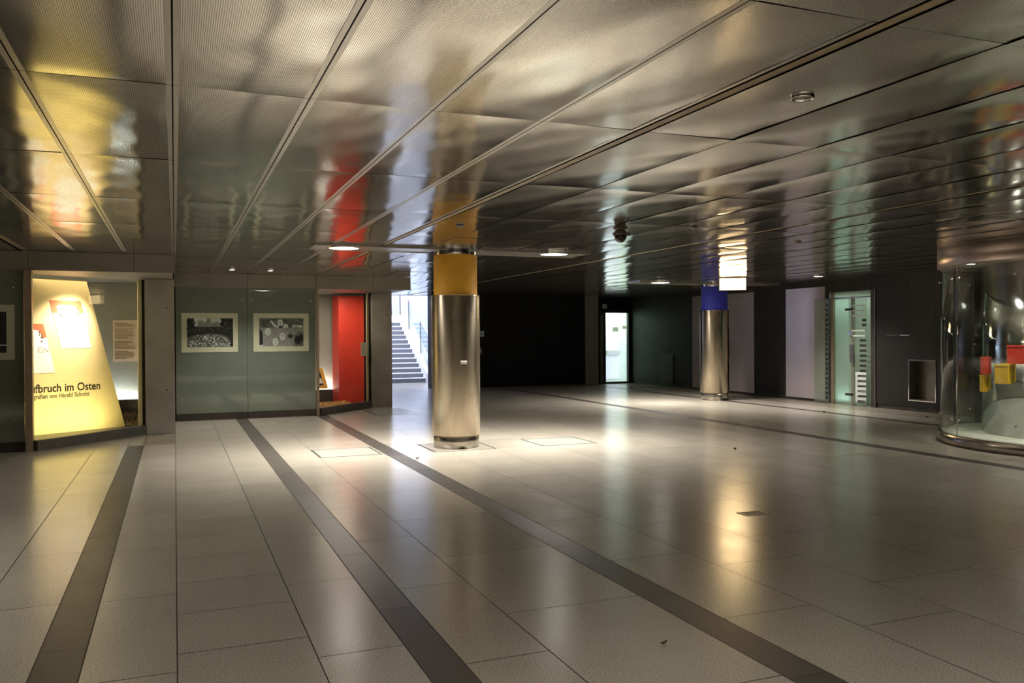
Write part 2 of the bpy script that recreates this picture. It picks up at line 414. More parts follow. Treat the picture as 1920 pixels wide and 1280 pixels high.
# ================================================================== CEILING
PX, PY, PY0 = .655, 1.87, 2.53
def build_ceiling():
    rng = random.Random(3)
    verts, faces, mats_, tones, smooth = [], [], [], [], []
    NX, NY = 12, 22
    G = .0035
    def addq(p, mi, t=1.):
        b = len(verts); verts.extend(p); faces.append((b, b + 1, b + 2, b + 3)); mats_.append(mi); tones.append(t); smooth.append(False)
    i0, i1 = -11, 24
    for ix in range(i0, i1):
        xa, xb = ix * PX, (ix + 1) * PX
        if xa > 14.6: continue
        left = xb < 2.7
        fl = .026 if left else .0
        # wide dark channels between fields of panels
        ca = .045 if abs(xa - 2.62) < .02 or abs(xa - 6.55) < .02 or abs(xa + 1.965) < .02 else 0
        cb = .045 if abs(xb - 2.62) < .02 or abs(xb - 6.55) < .02 or abs(xb + 1.965) < .02 else 0
        G = .0035 if left else .0010
        xa2, xb2 = xa + G + ca, xb - G - cb
        for iy in range(-4, 13):
            ya, yb = PY0 + iy * PY, PY0 + (iy + 1) * PY
            if ya > 24.7: continue
            yb = min(yb, 24.7)
            if xa > 13.9 or xb < -7.3: continue
            if fl:
                for (u0, u1) in ((xa2, xa2 + fl), (xb2 - fl, xb2)):
                    addq([(u0, ya + G, H), (u0, yb - G, H), (u1, yb - G, H), (u1, ya + G, H)], 1)
            x0, x1, y0, y1 = xa2 + fl, xb2 - fl, ya + G, yb - G
            sag = rng.uniform(.004, .0075); tilt = rng.uniform(-.0035, .0035); tl2 = rng.uniform(-.003, .003)
            if not left: tilt += .003; sag *= 1.15
            ph = [rng.uniform(0, 6.28) for _ in range(6)]
            kx = [rng.uniform(.7, 1.6) for _ in range(3)]; ky = [rng.uniform(1.0, 3.6) for _ in range(3)]
            am = [rng.uniform(.0007, .0018), rng.uniform(.0005, .0012), rng.uniform(.0003, .0008)]
            base = len(verts)
            for j in range(NY + 1):
                v = j / NY
                for i in range(NX + 1):
                    u = i / NX
                    e = (4 * u * (1 - u)) ** .8 * (4 * v * (1 - v)) ** .5
                    z = -sag * e + tilt * (u - .5) + tl2 * (v - .5)
                    w = sum(am[q] * math.sin(ph[q] + 6.28 * kx[q] * u) * math.sin(ph[q + 3] + 6.28 * ky[q] * v) for q in range(3))
                    z += w * min(1, 6 * v, 6 * (1 - v))
                    verts.append((x0 + (x1 - x0) * u, y0 + (y1 - y0) * v, H + .001 + z))
            t = rng.uniform(.94, 1.04)
            for j in range(NY):
                for i in range(NX):
                    a = base + j * (NX + 1) + i
                    faces.append((a, a + NX + 1, a + NX + 2, a + 1)); mats_.append(0); tones.append(t); smooth.append(True)
    # dark backing above the seams, channels included
    addq([(-7.3, -5, H + .045), (-7.3, 24.7, H + .045), (14.3, 24.7, H + .045), (14.3, -5, H + .045)], 2)
    for xc in (2.62, 6.55, -1.965):   # folded metal at the bottom of the channels
        addq([(xc - .015, -5, H + .006), (xc - .015, 24.7, H + .006), (xc + .042, 24.7, H + .006), (xc + .042, -5, H + .006)], 3)
    # structural slab
    z0, z1 = H + .06, H + .4
    for q in ([(-7.3, -5, z0), (-7.3, 24.7, z0), (14.3, 24.7, z0), (14.3, -5, z0)], [(-7.3, -5, z1), (14.3, -5, z1), (14.3, 24.7, z1), (-7.3, 24.7, z1)],
              [(-7.3, 24.7, H - .01), (14.3, 24.7, H - .01), (14.3, 24.7, z1), (-7.3, 24.7, z1)]):
        addq(q, 2)
    me = bpy.data.meshes.new('ceiling'); me.from_pydata(verts, [], faces)
    me.polygons.foreach_set('material_index', mats_); me.polygons.foreach_set('use_smooth', smooth)
    at = me.attributes.new('tone', 'FLOAT', 'FACE'); at.data.foreach_set('value', tones)
    for k in ('perf', 'trim', 'void', 'channel'): me.materials.append(M[k])
    o = bpy.data.objects.new('ceiling', me); C.objects.link(o); struct(o)
build_ceiling()

# cross plates that carry the lamps on the column lines
def cross_plate(n, x0, x1, yc, gap):
    mb = MB()
    for a, b in ((x0, gap[0]), (gap[1], x1)):
        if b - a < .05: continue
        mb.box((a, yc - .28, H - .022), (b, yc + .28, H - .004), .003)
        mb.box((a, yc - .30, H - .034), (b, yc - .28, H + .0), .002)
        mb.box((a, yc + .28, H - .034), (b, yc + .30, H + .0), .002)
    return struct(mb.build('trim_%d' % n, ['trim']))
cross_plate(3, 1.72, 5.75, 11.45, (3.43, 4.05))
cross_plate(4, 9.9, 13.9, 17.05, (11.87, 12.49))

# ================================================================== SHELL WALLS
def wall(name, boxes, mk):
    mb = MB()
    for b in boxes: mb.box(*b)
    return struct(mb.build(name, [mk]))
wall('wall_left', [((-7.3, -4.3, 0), (-7.0, 20.8, H + .1))], 'wall_plain')
wall('wall_front', [((-7.0, -4.5, 0), (13.95, -4.2, H + .1))], 'wall_plain')
wall('wall_behind_cases', [((-7.0, 20.5, 0), (4.53, 20.8, H + .3))], 'wall_plain')
wall('wall_stair_left', [((4.53, 20.5, 0), (4.75, 38.3, 6.))], 'stair_wall')
wall('wall_stair_right', [((9.6, 24.75, 0), (9.85, 38.3, 6.))], 'stair_wall')
wall('wall_stair_end', [((4.75, 38., 0), (9.6, 38.3, 3.9))], 'stair_wall')

# right wall: charcoal panels in courses, with the doorway and the niche cut out
def wall_right():
    mb = MB()
    ys = sorted({-4.2, 2., 5., 8., 10.2, 12.27, 12.91, 13.9, 15.22, 16.6, 17.85, 19.2, 20.65, 22.4, 24.2})
    zs = sorted({.09, .23, 1.04, 1.55, 2.2, 2.53, H + .05})
    def hole(y, z):
        if 12.27 < y < 12.91 and .23 < z < 1.04: return True
        if 13.9 < y < 15.22 and z < 2.53: return True
        return False
    for a, b in zip(ys, ys[1:]):
        for c, d in zip(zs, zs[1:]):
            if hole((a + b) / 2, (c + d) / 2): continue
            ga = .002; gz = .003 if c in (1.55, 2.2) else .0
            mb.box((13.95, a + (ga if a > -4 else 0), c + gz), (14.2, b - ga, d))
            mb.box((13.957, a - .01, c - .01), (14.19, b + .01, d + .01)) if not any(hole(y, (c + d) / 2) for y in (a - .3, b + .3)) and not any(hole((a + b) / 2, z) for z in (c - .1, d + .1)) else None
    return struct(mb.build('wall_right', ['wall_dark'], fix=False))
wall_right()
mb = MB()
for a, b in ((-4.2, 13.9), (15.22, 24.2)): mb.box((13.97, a, 0), (14.2, b, .09))
struct(mb.build('baseboard_right', ['kick']))
# back wall with the lift doorway
DX0, DX1, DZ = 13.0, 13.84, 2.30
mb = MB()
mb.box((7.13, 24.2, 0), (12.25, 24.6, H + .05))
mb.box((12.75, 24.2, 0), (DX0 - .12, 24.3, H + .05))
mb.box((DX0 - .12, 24.2, DZ + .09), (14.2, 24.3, H + .05)); mb.box((DX1 + .06, 24.2, 0), (14.2, 24.3, DZ + .13))
struct(mb.build('wall_back', ['wall_black']))
struct(MB().box((12.25, 24.14, 0), (12.72, 24.6, H + .02), .01).build('trim_5', ['wall_plain']))

# ================================================================== LINTELS AND PILLARS
YA, YB = 13.45, 17.05
mb = MB()
for a, b in ((-7., -3.25), (-3.246, -1.905), (-1.9, -.545), (-.541, 0)):
    mb.box((a, YA, 2.555), (b, YA + .12, H - .004), .003)
mb.box((-7., YA + .1, 2.555), (-.02, 17.05, H - .03)); mb.box((-7., YA + .005, 2.545), (0, YA + .06, 2.556))
struct(mb.build('trim_1', ['lintel']))
mb = MB()
for a, b in ((0.0, 1.32), (1.324, 2.64), (2.644, 3.78), (3.784, 4.58)):
    mb.box((a, YB, 2.555), (b, YB + .12, H - .004), .003)
mb.box((0.0, YB + .1, 2.555), (4.53, 20.5, H - .03)); mb.box((0., YB + .005, 2.545), (4.62, YB + .06, 2.556))
struct(mb.build('trim_2', ['lintel']))
def pillar(name, x0, x1, y0, y1, z1, label):
    t = thing(name, ((x0 + x1) / 2, (y0 + y1) / 2, 0), label, 'pillar')
    MB().box((x0, y0, 0), (x1, y1, z1), .006).build('shaft', ['concrete'], t)
    for z in (.72, 2.08):
        MB().lathe((x0 + .33, y0, z), [(0, -.003), (.012, -.003), (.012, .0), (0, .0)], 16, axis='y').build('anchor_hole', ['void'], t)
pillar('concrete_pillar', -.45, 0., 15., 17.04, 2.55, 'grey concrete pillar between the yellow lit showcase and the two glass photo panels')
pillar('concrete_pillar', 4.07, 4.53, 18.5, 20.49, 2.55, 'grey concrete pillar beside the red display and the bright stairway')

# ================================================================== SHOWCASE A (yellow)
W0, W1 = Vector((-1.85, 13.5, 0)), Vector((-.47, 15.06, 0))       # slanted shop window
wd = (W1 - W0).normalized(); wn = Vector((wd.y, -wd.x, 0))         # wn points to the hall
def stud(x, y, z, parent, r=.014, axis='y', d=-.012):
    return MB().lathe((x, y, z), [(0, d), (r * .7, d), (r, d * .6), (r, 0.), (0, 0.)], 16, axis=axis).build('stud', ['chrome'], parent)
def glass_panel(t, x0, x1, y, edges):
    p = MB().box((x0, y, .15), (x1, y + .010, 2.53)).build('glass_pane', ['glass'], t)
    for (sx, sz) in edges: stud(sx, y, sz, p)
    MB().box((x0 - .005, y + .045, .12), (x1 + .005, y + .075, 2.55)).build('back_panel', ['backing'], t)
    MB().box((x0 - .005, y + .03, 0), (x1 + .005, y + .10, .135), .003).build('kickboard', ['kick'], t)
def slanted(t, W0, W1, yback, xl, xr, cw, ledge_y, side=True):
    wd = (W1 - W0).normalized(); wn = Vector((wd.y, -wd.x, 0))
    k0, k1 = W0, W1
    MB().prism([(k0 + wn * .07)[:2], (k1 + wn * .07)[:2], (k1 - wn * .06)[:2], (k0 - wn * .06)[:2]], 0, .15).build('kerb', ['kerb'], t)
    a, b = W0 + Vector((0, 0, .15)), W1 + Vector((0, 0, .15)); u = Vector((0, 0, 2.36))
    MB().slab([a, b, b + u, a + u], -.012).build('window_glass', ['glass_window'], t)
    # right jamb: black seal, then a cream reveal board behind the glass
    j = W1 + wd * .0
    MB().prism([(j + wn * .03)[:2], (j + wd * .05 + wn * .03)[:2], (j + wd * .05 - wn * .05)[:2], (j - wn * .05)[:2]], .15, 2.54).build('jamb', ['black_metal'], t)
    q0 = j - wd * .09 - wn * .03
    MB().prism([q0[:2], (q0 + wd * .085)[:2], (q0 + wd * .085 - wn * .012)[:2], (q0 - wn * .012)[:2]], .15, 2.54).build('reveal_board', ['case_cream'], t)
    # inside: back wall, floor, ceiling board
    MB().box((xl, yback, .0), (xr, yback + .05, 2.55)).build('interior_back', ['case_wall'], t)
    return wd, wn
ca = thing('display_case', (-1.2, 15., 0), 'slant-fronted showcase left of the concrete pillar, glowing yellow inside', 'display case')
slanted(ca, W0, W1, 16.4, -3.4, -.46, None, None)
MB().prism([(-3.4, 13.62), (-1.83, 13.62), (-.47, 15.16), (-.47, 16.4), (-3.4, 16.4)], .03, .10).build('interior_floor', ['kick'], ca)
MB().box((-3.45, 13.6, 0), (-3.4, 16.45, 2.55)).build('interior_side', ['case_wall'], ca)
MB().box((-3.4, 16.2, .10), (-.47, 16.24, .50)).build('lamp_ledge', ['kick'], ca)
MB().box((-1.945, 13.40, 0), (-1.885, 13.52, 2.545), .004).build('corner_post', ['frame'], ca)
MB().box((-1.885, 13.42, .0), (-1.855, 13.56, 2.545), .002).build('post_reveal', ['frame'], ca)
# recessed fittings that light this case
mbx = MB(); mbx.box((-3.2, 16.28, .42), (-.6, 16.34, .46)); mbx.build('tube_lamp', ['tube'], ca)
ga = thing('glass_wall_panel', (-3.1, YA, 0), 'grey-green glass panel at the far left end with a dark photo', 'glass panel')
glass_panel(ga, -3.25, -1.955, YA, [(-2.08, .45), (-2.08, 2.3), (-3.15, .45), (-3.15, 2.3)])
gz = MB().box((-7., YA, 0), (-3.26, YA + .1, 2.55)).build('wall_case_left', ['backing']); struct(gz)

def photo_print(x0, x1, z0, z1, y, inner, label, painter, group='framed black and white photographs'):
    t = thing('photo_print', ((x0 + x1) / 2, y, z0), label, 'photograph', group)
    MB().box((x0, y - .006, z0), (x1, y, z1)).build('mat_board', ['paper'], t)
    a, b, c, d = inner
    mb = MB(); painter(mb, a, b, c, d, y - .0068)
    mb.build('photo', ['print_grey', 'print_dark', 'print_light', 'print_mid'], t, fix=False)
    return t
def pq(mb, pts, y, mi):                        # flat printed area, seen from -Y
    mb.face([(p[0], y, p[1]) for p in pts], mi)
def ell(mb, cx, cz, rx, rz, y, mi, n=18, rot=0.):
    pq(mb, [(cx + rx * math.cos(2 * PI * k / n) * math.cos(rot) - rz * math.sin(2 * PI * k / n) * math.sin(rot), cz + rz * math.sin(2 * PI * k / n) * math.cos(rot) + rx * math.cos(2 * PI * k / n) * math.sin(rot)) for k in range(n)], y, mi)
def paint_night(mb, x0, x1, z0, z1, y):
    pq(mb, [(x0, z0), (x1, z0), (x1, z1), (x0, z1)], y, 1)
    w = x1 - x0; h = z1 - z0
    pq(mb, [(x0, z0 + h * .17), (x1, z0 + h * .17), (x1, z0 + h * .20), (x0, z0 + h * .2)], y - .0004, 2)
    for k in range(14):
        a = x0 + w * random.uniform(.02, .97); s = random.uniform(.006, .016)
        ell(mb, a, z0 + h * random.uniform(.07, .14), s, s * .6, y - .0004, random.choice([2, 3]), 8)
def paint_crowd(mb, x0, x1, z0, z1, y):
    w = x1 - x0; h = z1 - z0
    R = lambda u, v: (x0 + w * u, z0 + h * v)
    pq(mb, [R(0, 0), R(1, 0), R(1, 1), R(0, 1)], y, 1)
    pq(mb, [R(.16, .72), R(.80, .72), R(.72, 1), R(.15, 1)], y - .0003, 2)                       # sky
    pq(mb, [R(.22, .6), R(.72, .6), R(.72, .88), R(.58, .88), R(.56, .84), R(.52, .86), R(.51, 1), R(.43, 1), R(.42, .88), R(.36, .86), R(.34, .92), R(.24, .92)], y - .0006, 3)  # town building
    for k in range(30):                                                                          # trees
        u = random.choice([random.uniform(0, .16), random.uniform(.74, .98)])
        ell(mb, *R(u, random.uniform(.62, .97)), w * .03, h * .05, y - .0008, random.choice([1, 1, 0]), 10)
    pq(mb, [R(0, .48), R(1, .48), R(1, .70), R(.75, .72), R(.4, .70), R(.15, .71), R(0, .66)], y - .0009, 1)   # people behind
    for k in range(60):
        ell(mb, *R(random.uniform(.02, .95), random.uniform(.5, .7)), w * random.uniform(.006, .012), h * random.uniform(.012, .03), y - .0011, random.choice([1, 0, 3, 0]), 8)
    pq(mb, [R(.0, 0), R(.93, 0), R(.95, .2), R(.86, .38), R(.66, .46), R(.42, .47), R(.2, .42), R(0, .34)], y - .0012, 0)  # heads in front
    for k in range(420):
        u, v = random.uniform(.02, .93), random.uniform(.02, .43)
        if v > .47 - 1.2 * (u - .45) ** 2: continue
        s = random.uniform(.006, .017) * (1.3 - v)
        ell(mb, *R(u, v), w * s, h * s * 1.5, y - .0014 - .0000005 * k, random.choice([2, 2, 3, 1, 0]), 7, random.uniform(0, 3))
    pq(mb, [R(.36, .30), R(.43, .29), R(.43, .38), R(.36, .39)], y - .0018, 2)
def paint_masks(mb, x0, x1, z0, z1, y):
    w = x1 - x0; h = z1 - z0
    R = lambda u, v: (x0 + w * u, z0 + h * v)
    pq(mb, [R(0, 0), R(1, 0), R(1, 1), R(0, 1)], y, 3)
    pq(mb, [R(0, .66), R(1, .66), R(1, 1), R(0, 1)], y - .0003, 0)
    pq(mb, [R(0, 0), R(.08, .1), R(.07, .5), R(.0, .66)], y - .0005, 1)
    pq(mb, [R(.78, 0), R(1, 0), R(1, .5), R(.9, .52), R(.8, .4)], y - .0004, 0)
    pq(mb, [R(.24, .9), R(.28, .92), R(.36, .76), R(.46, .70), R(.42, .66), R(.33, .70)], y - .0006, 2)        # raised arm
    pq(mb, [R(.54, .66), R(.65, .66), R(.65, .78), R(.54, .78)], y - .0006, 2); pq(mb, [R(.75, .66), R(.98, .66), R(.98, .76), R(.75, .76)], y - .0006, 2)
    for k in range(40):
        ell(mb, *R(random.uniform(.0, 1), random.uniform(.74, .99)), w * .02, h * .03, y - .0005, random.choice([1, 0, 3]), 9)
    for (u, v, c) in ((.47, .83, 2), (.19, .52, 2), (.52, .36, 2), (.36, .16, 2), (.70, .45, 3), (.83, .60, 3)):
        ell(mb, *R(u, v), w * .062, h * .135, y - .0008, c)
        ell(mb, *R(u - .024, v + .03), w * .012, h * .014, y - .001, 1, 8); ell(mb, *R(u + .024, v + .03), w * .012, h * .014, y - .001, 1, 8)
        pq(mb, [R(u - .006, v + .02), R(u + .006, v + .02), R(u + .01, v - .03), R(u - .01, v - .03)], y - .001, 3)
        ell(mb, *R(u, v - .07), w * .02, h * .012, y - .001, 1, 8)
    ell(mb, *R(.70, .36), w * .06, h * .07, y - .0012, 1); ell(mb, *R(.87, .22), w * .08, h * .15, y - .0012, 1); ell(mb, *R(.47, .69), w * .04, h * .04, y - .0012, 1, 8)
    ell(mb, *R(.95, .30), w * .05, h * .12, y - .0011, 1)
    pq(mb, [R(0, 0), R(.08, 0), R(.08, .05), R(0, .05)], y - .0013, 2)
YPA = YA + .044; YPB = YB + .044
photo_print(-3.1, -2.075, 1.29, 2.06, YPA, (-3.0, -2.175, 1.39, 1.96), 'mostly black night photograph in a cream mat at the far left edge', paint_night)
# ---- yellow leaning board inside showcase A
UB = Vector((.807, .59, 0)).normalized(); B0 = Vector((-.80, 15.53, 0)); NB = Vector((.59, -.807, 0)).normalized()
def bp(s_, z, off=0.): return B0 + UB * s_ + Vector((0, 0, z)) + NB * off
brd = thing('title_board', bp(-1., .1), 'large pale yellow leaning board with German exhibition title inside the left showcase', 'sign board')
MB().slab([bp(-2.3, .1), bp(.02, .1), bp(-.64, 2.52), bp(-2.3, 2.52)], -.03).build('board', ['panel_yellow'], brd)
words('title_word', 'Aufbruch im Osten', 'ink', brd, bp(-1.66, .752, .0), UB, (0, 0, 1), 1.24, .125, .003)
words('subtitle_word', 'Fotografien von Harald Schmitt', 'ink_grey', brd, bp(-1.66, .655, .0), UB, (0, 0, 1), 1.06, .07, .003)
def poster(s0, s1, zt, zb, sk, red, label, seed):
    """sheet in the slant of the board: top edge s0..s1, lower edge shifted by sk"""
    t = thing('poster', bp((s0 + s1) / 2, zb), label, 'poster')
    q = lambda u, v, o: bp(s0 + (s1 - s0) * u + sk * (1 - v), zb + (zt - zb) * v, o)
    MB().slab([q(0, 0, .002), q(1, 0, .002), q(1, 1, .002), q(0, 1, .002)], .003).build('sheet', ['paper_white'], t)
    MB().slab([q(0, red, .0055), q(1, red, .0055), q(1, 1, .0055), q(0, 1, .0055)], .001).build('red_band', ['orange_red'], t)
    r = random.Random(seed); mb = MB()
    mb.face([q(u, v, .0075) for u, v in ((.15, red - .03), (.80, red - .03), (.86, red + .06), (.80, red + .14), (.60, red + .17), (.3, red + .17), (.16, red + .13))], 0)
    for cu, cv in ((.2, red + .06), (.83, red + .05)):
        for k in range(9):
            a, b, sz = cu + r.uniform(-.05, .05), cv + r.uniform(-.16, .06), r.uniform(.012, .03)
            mb.face([q(a + sz * math.cos(t2), b + sz * .8 * math.sin(t2), .008 + .0001 * k) for t2 in [j * 2 * PI / 8 for j in range(8)]], 1)
    mb.build('figure_drawing', ['paper_white', 'ink_grey'], t, fix=False)
    return t, q
t1, q1 = poster(-1.24, -.74, 2.18, 1.43, .175, .74, 'upper white poster with red top band on the yellow title board', 1)
t2, q2 = poster(-1.84, -1.34, 1.81, 1.05, .175, .72, 'lower white poster half hidden by the showcase post', 2)
text_mesh('poster_lettering', 'EN', 'ink_pale', t2, q2(.62, .42, .006), UB, (0, 0, 1), .17, .08, .002)
# text sheet on the back wall
ts = thing('text_sheet', (-.85, 16.4, 1.17), 'salmon sheet of small printed text on the showcase back wall', 'text sheet')
MB().box((-1.01, 16.385, 1.17), (-.60, 16.398, 1.90)).build('sheet', ['pink'], ts)
mb = MB()
for k in range(26):
    z = 1.84 - k * .025
    if k in (3, 12, 19): continue
    w = .34 if k % 5 else .22
    mb.box((-.98, 16.383, z), (-.98 + w * random.uniform(.85, 1), 16.3845, z + .007))
tag(mb.build('printed_lines', ['ink_grey'], ts), kind='stuff')
def rubble(name, x0, x1, y0, y1, z, amp, mk, label, cat, seed, extra=None):
    r = random.Random(seed); nx, ny = 40, 16
    verts, faces = [], []
    for j in range(ny + 1):
        for i in range(nx + 1):
            u, v = i / nx, j / ny
            e = min(1, 5 * v, 5 * (1 - v), 6 * u + .3, 6 * (1 - u) + .3)
            verts.append((x0 + (x1 - x0) * u + r.uniform(-.008, .008), y0(u) + (y1(u) - y0(u)) * v + r.uniform(-.008, .008), z + amp * e * r.uniform(.15, 1)))
    for j in range(ny):
        for i in range(nx):
            a = j * (nx + 1) + i; faces.append((a, a + 1, a + nx + 2, a + nx + 1))
    me = bpy.data.meshes.new(name); me.from_pydata(verts, [], faces); me.materials.append(M[mk])
    o = bpy.data.objects.new(name, me); C.objects.link(o); tag(o, label, cat, kind='stuff'); return o
rubble('crumpled_filling', -.92, -.50, lambda u: 15.62 if u > .0 else 15.62, lambda u: 16.18, .10, .22, 'rubble', 'brown crumpled filling on the floor of the yellow showcase', 'filling', 5)

# ================================================================== GLASS PANELS AND SHOWCASE B (red)
g1 = thing('glass_wall_panel', (.66, YB, 0), 'grey-green glass panel with the crowd photo, beside the left concrete pillar', 'glass panel')
glass_panel(g1, .025, 1.308, YB, [(.13, .42), (1.22, .42), (.13, 2.3), (1.22, 2.3)])
g2 = thing('glass_wall_panel', (1.97, YB, 0), 'grey-green glass panel with the white masks photo, beside the red showcase', 'glass panel')
glass_panel(g2, 1.325, 2.615, YB, [(1.41, .42), (2.53, .42), (1.41, 2.3), (2.53, 2.3)])
photo_print(.12, 1.14, 1.30, 2.05, YPB, (.22, 1.05, 1.40, 1.95), 'black and white crowd photograph with a building behind, in cream mat', paint_crowd)
photo_print(1.43, 2.49, 1.30, 2.05, YPB, (1.54, 2.385, 1.40, 1.955), 'black and white photograph of white face masks in cream mat', paint_masks)
V0, V1 = Vector((2.68, 17.1, 0)), Vector((4.05, 18.58, 0))
cb = thing('display_case', (3.4, 18.5, 0), 'slant-fronted showcase with red tall display, beside the stairway pillar', 'display case')
slanted(cb, V0, V1, 19.65, 1.9, 4.5, None, None)
MB().prism([(1.9, 17.22), (2.72, 17.22), (4.05, 18.68), (4.05, 19.65), (1.9, 19.65)], .03, .10).build('interior_floor', ['kick'], cb)
MB().box((1.88, 17.2, 0), (1.92, 19.7, 2.55)).build('interior_side', ['case_wall'], cb)
MB().box((1.92, 19.46, .10), (4.06, 19.50, .37)).build('lamp_ledge', ['kick'], cb)
MB().box((2.63, 17.02, 0), (2.685, 17.14, 2.545), .004).build('corner_post', ['frame'], cb)
mbx = MB(); mbx.box((2.0, 19.53, .28), (3.5, 19.58, .32)); mbx.build('tube_lamp', ['tube'], cb)
# red prism
a = P(636, 740, (0, 1, 0), 18.95); b = P(683, 740, (0, 1, 0), 18.95); c = P(624, 740, (0, 1, 0), 19.42)
rp_ = thing('display_pillar', ((a.x + b.x) / 2, 19.1, .1), 'tall bright red triangular display pillar in the right showcase', 'display pillar')
MB().prism([(a.x, 18.95), (b.x, 18.95), (b.x - .05, 19.44), (c.x, 19.42)], .10, 2.5).build('painted_body', ['red'], rp_)
fp = thing('framed_picture', (3.14, 19.5, .37), 'small yellow-framed picture leaning on the ledge behind the corner post', 'picture')
def fq(u, v, o): return Vector((2.80 + .47 * u - .12 * (v if u > .5 else -v), 19.50 + .10 * v - o, .39 + .47 * v))
mb = MB()
for (u0, u1, v0, v1) in ((0, 1, 0, .17), (0, 1, .83, 1), (0, .16, .17, .83), (.84, 1, .17, .83)):
    mb.slab([fq(u0, v0, .0) + Vector((0, 0, 0)), fq(u1, v0, .0), fq(u1, v1, .0), fq(u0, v1, .0)], .02)
mb.build('frame', ['gold'], fp)
mb = MB(); mb.slab([fq(.14, .15, -.004), fq(.86, .15, -.004), fq(.86, .85, -.004), fq(.14, .85, -.004)], .006); mb.build('picture', ['print_light'], fp)
mb = MB(); mb.face([fq(.2, .17, .022), fq(.82, .17, .022), fq(.8, .27, .022), fq(.62, .25, .022), fq(.5, .3, .022), fq(.3, .24, .022)], 0)
mb.face([fq(.3, .83, .022), fq(.84, .83, .022), fq(.84, .5, .022), fq(.72, .6, .022), fq(.62, .76, .022)], 0); mb.build('dark_drawing', ['print_dark'], fp, fix=False)
rubble('crumpled_filling', 2.78, 3.62, lambda u: 17.35 + u * .9, lambda u: 18.75 + u * .3, .10, .07, 'foil', 'orange crumpled foil on the floor of the red showcase', 'filling', 9)
nt_ = thing('paper_notice', (3.85, 18.35, 1.15), 'small pale paper notice stuck inside the red showcase window', 'notice')
vd = (V1 - V0).normalized(); vn = Vector((vd.y, -vd.x, 0))
p0 = V0 + vd * 1.66 - vn * .02
MB().slab([p0 + Vector((0, 0, 1.16)), p0 + vd * .33 + Vector((0, 0, 1.16)), p0 + vd * .33 + Vector((0, 0, 1.45)), p0 + Vector((0, 0, 1.45))], .002).build('sheet', ['paper'], nt_)

# ================================================================== ROUND COLUMNS
def column(name, x, y, paint, label):
    t = thing(name, (x, y, 0), label, 'column')
    MB().lathe((x, y, 0), [(0, 0), (.325, 0), (.325, .20), (0, .20)], 72).build('plinth', ['steel_base'], t)
    j = MB().lathe((x, y, 0), [(.30, .18), (.345, .18), (.348, .185), (.348, 2.155), (.345, 2.17), (.30, 2.172)], 96).build('steel_jacket', ['steel'], t)
    MB().lathe((x, y, 0), [(.312, 2.1), (.312, 2.74), (.29, 2.742)], 96).build('painted_shaft', [paint], t)
    MB().lathe((x, y, 0), [(.25, 2.735), (.305, 2.735), (.307, 2.74), (.307, H + .02)], 96).build('ceiling_collar', ['chrome'], t)
    mb = MB()
    for s_ in (-1, 1):
        a = math.atan2(-y, -x) + s_ * 1.35
        mb.lathe((x, y, 0), [(.349, .19), (.3495, .19), (.3495, 2.16), (.349, 2.16)], 2, a, a + .008)
    mb.build('jacket_seam', ['steel_base'], t)
    return t
ca1 = column('round_column', 3.75, 11.5, 'yellow', 'round steel-clad column with a yellow upper band, nearest in the middle')
cb1 = column('round_column', 12.18, 17.1, 'blue', 'round steel-clad column with a blue upper band, farther back')
# sticker on the front column
a = math.atan2(-11.5, -3.75); mb = MB()
mb.lathe((3.75, 11.5, 0), [(.3485, 1.195), (.350, 1.195), (.350, 1.245), (.3485, 1.245)], 6, a + .19, a + .46)
st = mb.build('sticker', ['plastic_white']); tag(st, 'small white label stuck on the steel jacket of the yellow-banded column', 'sticker')
# square stone insets under the columns: gaps in the floor
for i, (x, y) in enumerate(((3.75, 11.5),)):
    t = thing('column_floor_plate', (x, y, 0), 'square stone plate with dark gaps around the yellow-banded column foot', 'floor plate')
    MB().box((x - .43, y - .43, -.02), (x + .43, y + .43, .0015)).build('plate', ['plate_stone'], t)
    mb = MB()
    for (lo, hi) in (((-.455, -.455), (.455, -.432)), ((-.455, .432), (.455, .455)), ((-.455, -.432), (-.432, .432)), ((.432, -.432), (.455, .432))):
        mb.box((x + lo[0], y + lo[1], -.02), (x + hi[0], y + hi[1], .001))
    mb.build('edge_gap', ['void'], t)

# ================================================================== FLOOR INSETS
def glass_tile(x0, x1, y0, y1, label):
    t = thing('glass_floor_tile', ((x0 + x1) / 2, (y0 + y1) / 2, 0), label, 'floor tile', None)
    mb = MB()
    for (a, b, c, d) in ((x0, x1, y0, y0 + .022), (x0, x1, y1 - .022, y1), (x0, x0 + .022, y0 + .022, y1 - .022), (x1 - .022, x1, y0 + .022, y1 - .022)):
        mb.box((a, c, -.02), (b, d, .002))
    mb.build('frame', ['tile_frame'], t)
    MB().box((x0 + .022, y0 + .022, -.02), (x1 - .022, y1 - .022, .0015)).build('glass', ['tile_glass'], t)
glass_tile(1.76, 2.59, 11.15, 11.98, 'square glass floor tile under the lamp left of the yellow-banded column')
glass_tile(4.90, 5.78, 11.02, 11.86, 'square glass floor tile under the lamp right of the yellow-banded column')
glass_tile(3.75, 4.60, 16.6, 18.1, 'pale glass floor tile near the stairway pillar catching blue daylight')
gr = thing('floor_grate', (4.77, 6.13, 0), 'small rectangular metal grate set in the granite floor', 'grate')
MB().box((4.65, 6.06, -.02), (4.89, 6.20, .0015)).build('pan', ['void'], gr)
mb = MB()
for k in range(9): mb.box((4.665 + k * .0255, 6.07, -.01), (4.675 + k * .0255, 6.19, .003))
for (lo, hi) in (((4.645, 6.055), (4.895, 6.07)), ((4.645, 6.19), (4.895, 6.205)), ((4.645, 6.07), (4.66, 6.19)), ((4.88, 6.07), (4.895, 6.19))): mb.box((lo[0], lo[1], -.01), (hi[0], hi[1], .004))
mb.build('bars', ['grate'], gr)
